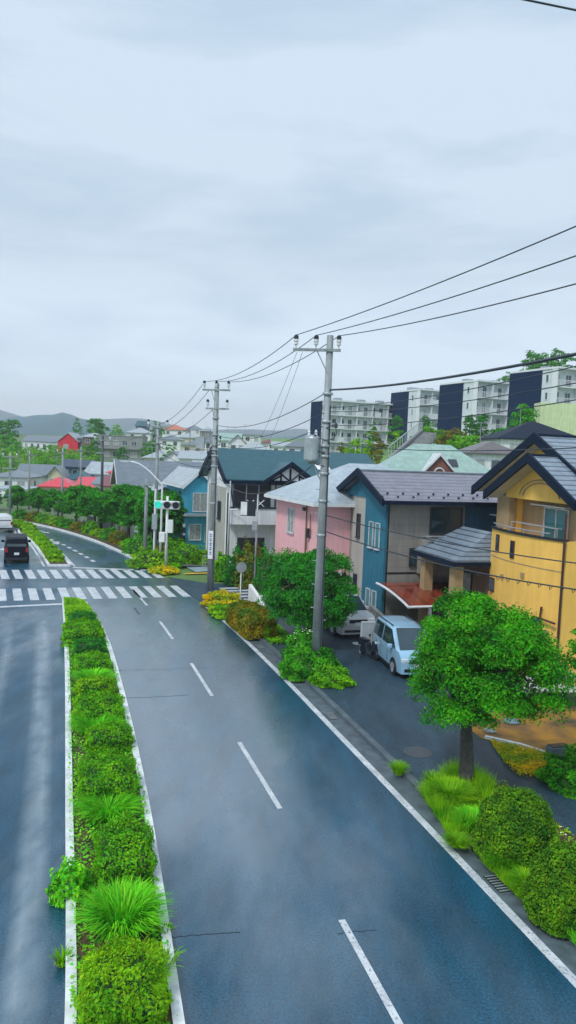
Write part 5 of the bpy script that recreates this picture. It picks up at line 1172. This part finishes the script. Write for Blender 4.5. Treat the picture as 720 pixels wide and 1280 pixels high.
# street lamp and signal
g=G(200,706); zt=A(200,606,g[1])[2]
t=empty('street_lamp',(g[0],g[1],0),0,'tall curved arm street lamp reaching left over the road beside the traffic signal','street lamp')
tip=A(163,577,g[1]); L_=[(0,0,0),(0,0,zt*.5),(0,0,zt)]; 
for k in range(1,9):
    q=k/8; L_.append(((tip[0]-g[0])*q,0,zt+(tip[2]-zt)*math.sin(q*math.pi/2)))
MB().tube(L_,[.09,.08,.065]+[.055]*8,8).build('post',M['white'],t,smooth=True)
MB().box(tip[0]-g[0]-.7,tip[0]-g[0],-.12,.12,tip[2]-.1,tip[2]+.04).build('lamp_head',M['steel'],t,bevel=.03)
g=G(207,712); 
t=empty('traffic_signal',(g[0],g[1],0),0,'horizontal traffic signal on a white post, green lamp lit','traffic signal')
za=A(207,631,g[1])[2]
MB().tube([(0,0,0),(0,0,za+.6)],[.11,.08],10).build('post',M['white'],t,smooth=True)
MB().box(-.88,.88,-.3,-.08,za-.29,za+.29).build('housing',M['white'],t,bevel=.08)
M['sig_green']=mat('sig_green',(.01,.5,.38),.3); b_=M['sig_green'].node_tree.nodes['Principled BSDF']; b_.inputs['Emission Color'].default_value=(.02,.8,.6,1); b_.inputs['Emission Strength'].default_value=.35
for k,x in enumerate((-.6,0.02,.62)):
    l=MB().lathe([(.22,0),(.22,-.03),(.05,-.06)],(x,-.305,za),16,'y').build('lens',M['sig_green'] if k==0 else M['dark'],t)
    v=MB(); n=12
    for i in range(n):
        a0=math.pi*i/n-.1; a1=math.pi*(i+1)/n-.1
        v.quad((x+.28*math.cos(a0),-.31,za+.28*math.sin(a0)),(x+.28*math.cos(a1),-.31,za+.28*math.sin(a1)),(x+.28*math.cos(a1),-.55,za+.28*math.sin(a1)),(x+.28*math.cos(a0),-.55,za+.28*math.sin(a0)))
    v.build('visor',M['dark'] if k else M['sig_green'],l)
MB().box(-.5,-.1,-.2,.1,za-2.6,za-1.9).build('pedestrian_signal',M['white'],t,bevel=.03)
MB().box(.1,.45,-.25,.05,2.6,3.5).build('control_box',M['white'],t,bevel=.03)
g=G(192,706); t=empty('signal_post',(g[0],g[1],0),0,'slim white post with a grey box beside the street lamp','post'); MB().tube([(0,0,0),(0,0,5.5)],.07,8).build('shaft',M['white'],t); MB().box(-.18,.18,-.2,.1,2.6,3.7).build('equipment_box',M['steel'],t)
g=G(229,693); t=empty('bollard',(g[0],g[1],0),0,'black and white post beside the blue grey path','post'); MB().tube([(0,0,0),(0,0,2.2)],.11,8).build('shaft',M['dark'],t); MB().lathe([(.13,0),(.13,.25)],(0,0,2.2),8).build('cap',M['white'],t); MB().lathe([(.12,0),(.12,.18)],(0,0,1.55),8).build('band',M['white'],t)
# round sign seen from the back
g=G(300,752); zs=A(301,709,g[1])[2]
t=empty('road_sign',(g[0],g[1],0),math.atan2(.36,.93),'round road sign seen from behind on a thin white post by the golden shrubs','road sign')
MB().tube([(0,0,0),(0,0,zs+.2)],.035,8).build('post',M['white'],t); MB().lathe([(.30,.0),(.30,.02)],(0,-.06,zs),24,'y').build('disc',M['steel'],t)
MB().box(-.2,.2,-.035,-.025,zs-.03,zs+.03).build('bracket',M['white'],t)

# white corner wall and railing near pink house
a=G(312,752);b=G(330,778); wallthing(a,b,1.0,.9,1,.18,'low white wall at the corner of the pink house plot',M['wall_white'],'garden_wall')
a=G(296,724);b=G(330,733)
def railing(a,b,h,n,label,mt='steel',name='railing',cat='railing'):
    m=MB(); 
    for k in range(n+1):
        x=a[0]+(b[0]-a[0])*k/n; y=a[1]+(b[1]-a[1])*k/n; m.tube([(x,y,0),(x,y,h)],.02,5)
    m.tube([(*a,h),(*b,h)],.03,5); m.tube([(*a,h*.5),(*b,h*.5)],.02,5); return m.build(name,M[mt],label=label,cat=cat)
railing((-4.0,49.6),(-.6,50.7),1.0,9,'low steel railing in front of the timber framed house')
railing(G(253,712),G(283,712),1.0,8,'low railing beside the teal house lawn')
# picket fence
t=empty('picket_fence',(8.7,26.6,0),math.atan2(.29,.956)-.12,'white picket fence on a dark base wall in front of the yellow house','fence')
MB().box(-1.2,3.5,-.08,.12,0,.42).build('base_wall',mat('dark_wall',(.05,.045,.05),.6,.3,3,.3),t)
for k in range(21):
    x=-1.1+k*.22; MB().ext([(x,.42),(x+.11,.42),(x+.11,1.1),(x+.055,1.2),(x,1.1)],'y',-.02,.01).build('picket',M['white'],t)
m=MB(); m.box(-1.2,3.5,.012,.05,.55,.62); m.box(-1.2,3.5,.012,.05,.9,.97); m.build('rail',M['white'],t)
g=G(696,948); t=empty('planter',(g[0],g[1],.07),.3,'blue grey planter box at the edge of the brown mud under the slender tree','planter')
MB().box(-.3,.35,-.16,.16,0,.3).build('box',mat('planter_grey',(.10,.14,.18),.5),t,bevel=.02); MB().box(-.26,.31,-.12,.12,.305,.33).build('earth',M['soil'],t)
# white panel gate and shed sheet near van
a=G(450,819);b=G(468,806)
t=empty('panel_gate',(a[0]+.05,a[1]+.2,0),.18,'white framed panel standing behind the scooter and van','gate')
MB().box(0,1.15,-.02,.02,.25,1.35).build('panel',mat('panel_w',(.5,.55,.58),.4,.1,2),t); m=MB(); m.box(-.04,1.2,-.035,.035,1.352,1.42); m.box(-.05,-.001,-.035,.035,0,1.35); m.box(1.151,1.2,-.035,.035,0,1.35); m.build('frame',M['white'],t)

# ------------------------------------------------------------------ vehicles
def bodypaint(name,c,metal=.3,rough=.28): m=mat(name,c,rough,.04,2,metal=metal,coat=.8); return m
def car(name,label,x,y,z,rot,L,W,H,prof,belt,paint,glass='glass',cat='car',tumble=.13,wr=.31,wb=(.19,.80),rear=False,grille=True,plate='white'):
    """+x is forward. prof: list of (t along length 0 rear..1 front, z top, is_glass)"""
    t=empty(name,(x,y,z),rot,label,cat)
    zs=.22; n=len(prof); st=[]
    def hw(zz,tt):
        e=1-.10*abs(2*tt-1)**5; 
        if zz<=belt: return W/2*e*(.965+.035*min(1,(zz-zs)/.35))
        return (W/2-tumble*(zz-belt)/(H-belt))*e
    b=MB(); rows=[]
    pr=[]
    for i in range(n-1):
        (t0,z0),(t1,z1)=prof[i][:2],prof[i+1][:2]; k=max(1,int(abs(t1-t0)/.05))
        for q in range(k): pr.append((t0+(t1-t0)*q/k,z0+(z1-z0)*q/k))
    pr.append(prof[-1][:2])
    for tt,zt in pr:
        X=(tt-.5)*L; row=[]
        zz=[zs,zs+.12,(zs+min(belt,zt))/2,min(belt,zt)-.03]
        if zt>belt+.05: zz+=[belt+.0,belt+(zt-belt)*.5,zt-.07]
        else: zz+=[zt-.02,zt-.012,zt-.006]
        for q in zz: row.append((X,hw(q,tt),q))
        h=hw(zt,tt); row+= [(X,h-.09,zt),(X,h*.5,zt+.015),(X,0,zt+.02)]
        rows.append(row)
    m_=len(rows[0])
    for row in rows:
        b.v+=row; b.v+=[(a,-c,d) for a,c,d in row[-2::-1]]
    K=2*m_-1
    for i in range(len(rows)-1):
        for j in range(K-1): a=i*K+j; b.f.append((a,a+1,a+K+1,a+K))
        b.f.append((i*K+K-1,i*K,(i+1)*K,(i+1)*K+K-1))
    b.f.append(tuple(range(K))); b.f.append(tuple((len(rows)-1)*K+q for q in range(K))[::-1])
    bo=b.build('body',paint,t,smooth=True); bo.data.validate()
    import bmesh as bm_; q=bm_.new(); q.from_mesh(bo.data); bm_.ops.recalc_face_normals(q,faces=q.faces); q.to_mesh(bo.data); q.free()
    es=bo.modifiers.new('es','EDGE_SPLIT'); es.split_angle=R(38)
    def ztop(tt): 
        return float(np.interp(tt,[p[0] for p in prof],[p[1] for p in prof]))
    # side windows
    roofs=[p[0] for p in prof if p[1]>H-.12]; r0_,r1_=min(roofs),max(roofs)
    ga=float(np.interp(belt+.08,[p[1] for p in prof if p[0]<=r0_+1e-6],[p[0] for p in prof if p[0]<=r0_+1e-6])) ; fr_=[p for p in prof if p[0]>=r1_-1e-6]
    gb_=float(np.interp(-(belt+.08),[-p[1] for p in fr_],[p[0] for p in fr_]))
    mid=(r0_+r1_)/2+.03
    for side in (1,-1):
        for (a0,a1,b0,b1) in ((ga+.05,mid-.015,r0_+.02,mid-.015),(mid+.015,gb_-.05,mid+.015,r1_-.01)):
            g_m=MB(); nn=6
            for i in range(nn+1):
                f=i/nn; tb=a0+(a1-a0)*f; tp=b0+(b1-b0)*f
                g_m.v.append(((tb-.5)*L,side*(hw(belt+.07,tb)+.012),belt+.07)); zt_=H-.13; g_m.v.append(((tp-.5)*L,side*(hw(zt_,tp)+.012),zt_))
            for i in range(nn): g_m.f.append((2*i,2*i+2,2*i+3,2*i+1))
            g_m.build('side_window',M[glass],t)
    def cross(ta,za,tb,zb,name,off):
        g_m=MB(); nn=6
        for i in range(nn+1):
            f=-1+2*i/nn
            g_m.v.append(((ta-.5)*L+off*(1-.15*f*f),f*(hw(za,ta)-.08),za+.02)); g_m.v.append(((tb-.5)*L+off,f*(hw(zb,tb)-.11),zb+.02))
        for i in range(nn): g_m.f.append((2*i,2*i+2,2*i+3,2*i+1))
        g_m.build(name,M[glass],t)
    fa=gb_; cross(fa,belt+.08,r1_+.004,H-.07,'windscreen',.03)
    cross(ga,belt+.08,r0_-.004,H-.07,'rear_window',-.03)
    # wheels
    for wx in wb:
        for side in (1,-1):
            X=(wx-.5)*L; Yy=side*(W/2-.09)
            MB().lathe([(wr+.05,-.02),(wr+.05,.0)],(X,side*(W/2-.0+.0)-side*.012,wr+.02),22,'y').build('wheel_arch',M['dark'],t)
            ty=MB().lathe([(wr*.6,-.1),(wr*.95,-.1),(wr,-.06),(wr,.06),(wr*.95,.1),(wr*.6,.1)],(X,Yy,wr),24,'y').build('wheel',M['dark'],t)
            rm=MB(); rm.lathe([(wr*.66,-.02),(wr*.64,.0)],(X,side*(W/2+.012),wr),20,'y'); 
            for k in range(5):
                a=k*2*math.pi/5+.3; rm.tube([(X,side*(W/2+.02),wr),(X+wr*.6*math.cos(a),side*(W/2+.02),wr+wr*.6*math.sin(a))],.028,5)
            rm.build('rim',M['steel'],ty)
    fx=L/2; hz=.62*H if H<1.5 else belt-.28
    zf=prof[-2][1]
    for side in (1,-1):
        MB().box(fx-.35,fx+.0,min(side*W*.27,side*W*.445),max(side*W*.27,side*W*.445),zf-.22,zf-.05).build('headlight',M['lens'],t,bevel=.02)
        MB().box(-fx-.012,-fx+.1,min(side*W*.36,side*W*.455),max(side*W*.36,side*W*.455),belt-.30,belt+.02).build('tail_light',M['tail'],t,bevel=.015)
        mm=MB().box(r1_*L-L/2+.28,r1_*L-L/2+.42,min(side*(W/2),side*(W/2+.2)),max(side*(W/2),side*(W/2+.2)),belt+.02,belt+.2); mm.build('mirror',paint,t,bevel=.04)
        dl=MB(); 
        for tt in (.36,.60): dl.box((tt-.5)*L-.008,(tt-.5)*L+.008,side*(W/2+.001)-.004,side*(W/2+.001)+.004,.4,belt-.02)
        dl.build('door_seam',M['dark'],t)
    for side in (1,-1):
        MB().box(-L*.30,L*.28,side*(W/2-.02)-.02,side*(W/2-.02)+.03,.20,.30).build('sill',M['dark'],t)
        for tt in (.40,.635): MB().box((tt-.5)*L,(tt-.5)*L+.16,side*(W/2+.012)-.014,side*(W/2+.012)+.014,belt-.14,belt-.11).build('door_handle',M['steel'],t)
        MB().tube([((r0_+.03-.5)*L,side*(W/2-tumble-.06),H+.0),((r1_-.05-.5)*L,side*(W/2-tumble-.06),H+.0)],.022,5).build('roof_rail',M['dark'],t)
    if grille:
        MB().box(fx-.15,fx+.012,-W*.24,W*.24,zf-.25,zf-.09).build('grille',M['dark'],t,bevel=.01)
        MB().box(fx-.02,fx+.018,-W*.36,W*.36,.30,.42).build('air_intake',M['dark'],t,bevel=.01)
    MB().box(fx+.012,fx+.03,-.165,.165,zf-.38,zf-.215).build('number_plate',M[plate],t)
    MB().box(-fx-.03,-fx-.012,-.165,.165,.62,.785).build('number_plate',M[plate],t)
    MB().box(-fx-.03,-fx+.05,-W*.43,W*.43,.26,.42).build('bumper',M['dark'],t,bevel=.02)
    return t
M['lens']=mat('lens',(.75,.8,.85),.12,.1); M['tail']=mat('tail',(.4,.01,.01),.2)
suvp=[(0,.62),(.01,.98),(.03,1.08),(.09,1.60),(.16,1.70),(.5,1.72),(.60,1.68),(.735,1.12),(.90,1.04),(.975,.98),(1,.78)]
g=(2.75,37.2)
car('silver_car','silver sport utility car parked facing the viewer beside the pink house',g[0],g[1],.06,math.atan2(-.93,.30),4.5,1.85,1.72,suvp,1.02,bodypaint('paint_silver',(.55,.58,.62),.1),wr=.36)
mvp=[(0,.6),(.01,1.05),(.04,1.62),(.09,1.74),(.45,1.78),(.66,1.72),(.80,1.18),(.94,1.02),(.985,.86),(1,.7)]
f=G(491,846); b_=G(468,825); dx,dy=f[0]-b_[0],f[1]-b_[1]; L0=math.hypot(dx,dy); dx/=L0; dy/=L0
W_=1.55; cx_=(f[0]+b_[0])/2+(-dy)*W_/2; cy_=(f[1]+b_[1])/2+dx*W_/2
car('pale_blue_minivan','pale blue minivan parked on the service road, half hidden by the nearest tree',cx_,cy_,.06,math.atan2(dy,dx),3.7,W_,1.78,mvp,.98,bodypaint('paint_blue',(.30,.52,.70),.1),cat='minivan')
boxp=[(0,.5),(.005,1.0),(.02,1.65),(.05,1.80),(.5,1.84),(.70,1.80),(.80,1.15),(.96,1.05),(1,.75)]
g=G(26,703); i_=nearest(M2L,(g[0],g[1])); 
car('black_minivan','black boxy minivan driving away on the left carriageway towards the bend',g[0]-.75,g[1]+1.2,0,math.atan2(.93,-.34),4.0,1.65,1.84,boxp,1.1,mat('paint_black',(.003,.006,.016),.45,.1,2,spec=.12),cat='minivan',grille=False)
g=G(-8,665); car('white_car','white car ahead of the black minivan, cut by the left edge of the photo',g[0],g[1]+2,0,math.atan2(.90,-.42),4.3,1.7,1.6,mvp[:1]+[(.01,1.0),(.05,1.45),(.11,1.56),(.45,1.6),(.64,1.54),(.78,1.05),(.94,.95),(1,.7)],.98,bodypaint('paint_white',(.6,.63,.65),.0),cat='car')
# scooter
g=G(464,824); t=empty('motor_scooter',(g[0]-.1,g[1]+.1,.06),math.atan2(dy,dx)+.25,'dark motor scooter parked between the white panel and the pale blue minivan','scooter')
for x in (-.6,.62):
    wv=MB().lathe([(.14,-.05),(.21,-.05),(.24,-.02),(.24,.02),(.21,.05),(.14,.05)],(x,0,.24),18,'y').build('wheel',M['dark'],t); MB().lathe([(.14,-.03),(.14,.03)],(x,0,.24),14,'y').build('rim',M['steel'],wv)
m=MB(); m.ext([(-.85,.45),(-.8,.75),(-.1,.72),(.05,.32),(.38,.3),(.5,.95),(.6,.93),(.62,.45),(.45,.2),(-.1,.18),(-.35,.3),(-.6,.5)],'y',-.17,.17); M['paint_scooter']=bodypaint('paint_scooter',(.02,.03,.05)); m.build('body',M['paint_scooter'],t,bevel=.04)
MB().box(-.82,-.12,-.14,.14,.752,.84).build('seat',M['dark'],t,bevel=.03)
m=MB(); m.tube([(.62,0,.3),(.48,0,1.0)],.03,6); m.tube([(.45,-.32,1.04),(.48,0,1.0),(.45,.32,1.04)],.02,6); m.build('handlebar',M['steel'],t)
for s in (-1,1):
    mm=MB(); mm.tube([(.47,s*.25,1.03),(.5,s*.3,1.2)],.01,5); mm.lathe([(.06,-.01),(.06,.01)],(.5,s*.3,1.24),12,'x'); mm.build('mirror',M['dark'],t)
MB().lathe([(.07,0),(.06,.04)],(.58,0,.86),12,'x').build('headlight',M['lens'],t); t.scale=(.85,.85,.85)
